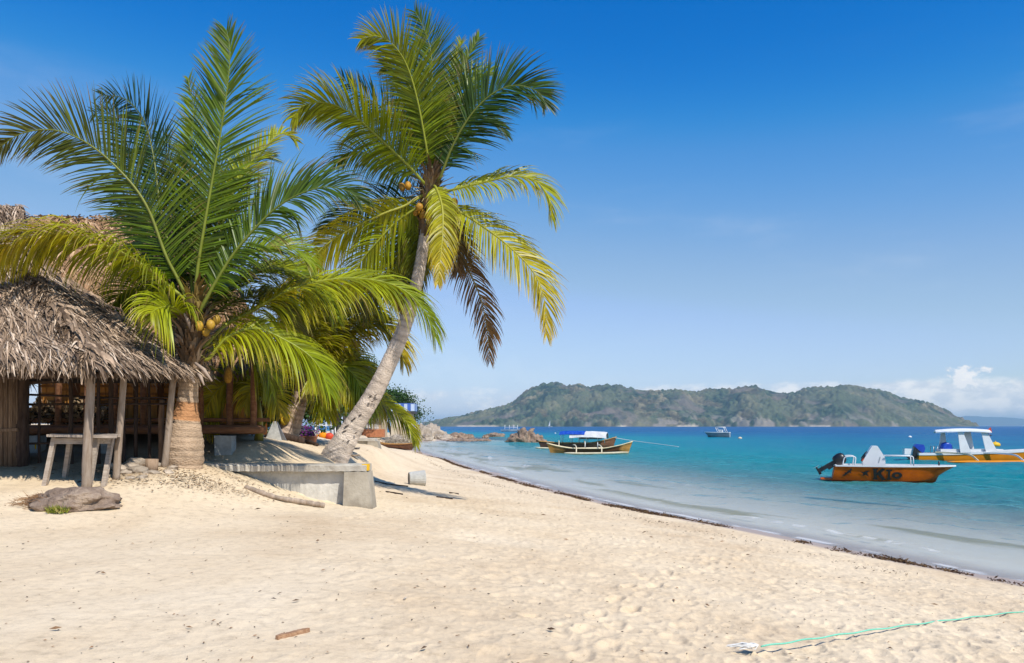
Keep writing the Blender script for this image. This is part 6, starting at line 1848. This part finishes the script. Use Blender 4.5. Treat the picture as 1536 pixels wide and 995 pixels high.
def along_wrack(s):
    x = np.interp(s, S_CUM, WRACK[:, 0]); y = np.interp(s, S_CUM, WRACK[:, 1])
    x2 = np.interp(np.asarray(s) + .2, S_CUM, WRACK[:, 0]); y2 = np.interp(np.asarray(s) + .2, S_CUM, WRACK[:, 1])
    tx, ty = x2 - x, y2 - y; l = np.hypot(tx, ty) + 1e-9
    return x, y, ty / l, -tx / l           # normal pointing out to sea (right of the way along)


def wrack(n, smax, off, width, hgt, size, seed, cols, thr):
    r = np.random.RandomState(seed); mb = MB()
    s = smax * r.rand(n * 3) ** 1.25
    dens = fbm(s * .9, s * 0 + seed, 3, seed); keep = dens + r.rand(len(s)) * .25 > thr; s = s[keep][:n]
    x, y, nx_, ny_ = along_wrack(s)
    wig = .22 * (fbm(s * .5, s * 0 + 5, 3, seed + 2) - .5) * 2
    o = off(s) + wig + width * r.randn(len(s)) * (0.4 + fbm(s * 1.7, s * 0 + 9, 2, seed + 3))
    x = x + nx_ * o; y = y + ny_ * o; z = ground(x, y)
    for i in range(len(s)):
        k = size * r.uniform(.5, 1.6) * (1 + s[i] / 60)
        p = Vector((x[i], y[i], z[i] + hgt * abs(r.randn()) * max(.1, 1 - abs(o[i] - off(s[i])) / (width * 2.2))))
        u_ = Vector((r.randn(), r.randn(), r.randn() * .6)).normalized(); v_ = u_.orthogonal().normalized() * .30
        c = cols[r.randint(len(cols))]; b = r.uniform(.7, 1.3)
        mb.add([p - u_ * k, p + v_ * k, p + u_ * k, p - v_ * k], [(0, 1, 2, 3)], tuple(q * b for q in c))
    return mb


WC = [(.05, .03, .018), (.10, .06, .03), (.16, .10, .05), (.07, .035, .025)]
mb = wrack(9000, S_CUM[-3], lambda s: 0.0 * s, .115, .032, .030, 5, WC, .60)
tag(mb.build('seaweed_line', MT['litter']), None, None, kind='stuff')
mb = wrack(900, 60, lambda s: -1.6 - .028 * np.maximum(s - 14, 0) + 0 * s, .34, .006, .018, 9, WC, .55)
tag(mb.build('old_seaweed_line', MT['litter']), None, None, kind='stuff')
# specks of bark, leaf and shell scattered over the beach
mb = MB(); r = np.random.RandomState(77); n = 1500
yy = 4.2 + 24 * r.rand(n) ** 1.8; xx = yy * r.uniform(-.66, .66, n); s_ = shore_dist(xx, yy); zz_ = ground(xx, yy, s_)
rel = sand_relief(xx, yy, s_)
for i in range(n):
    if s_[i] < .3: continue
    k = r.uniform(.004, .013) * (1 + yy[i] / 14) * (2.2 if r.rand() < .06 else 1)
    th = r.uniform(0, 6.28); u_ = Vector((math.cos(th), math.sin(th), r.uniform(-.2, .3))); v_ = Vector((-math.sin(th), math.cos(th), r.uniform(-.4, .4))) * r.uniform(.2, .5)
    p = Vector((xx[i], yy[i], zz_[i] + rel[i] + k * .5)); c = [(.10, .06, .035), (.22, .13, .07), (.3, .17, .09), (.06, .045, .04), (.55, .46, .36)][r.randint(5)]
    mb.add([p - u_ * k, p + v_ * k, p + u_ * k, p - v_ * k, p + Vector((0, 0, k * .3))], [(0, 1, 4), (1, 2, 4), (2, 3, 4), (3, 0, 4)], c)
tag(mb.build('beach_debris', MT['litter']), None, None, kind='stuff')
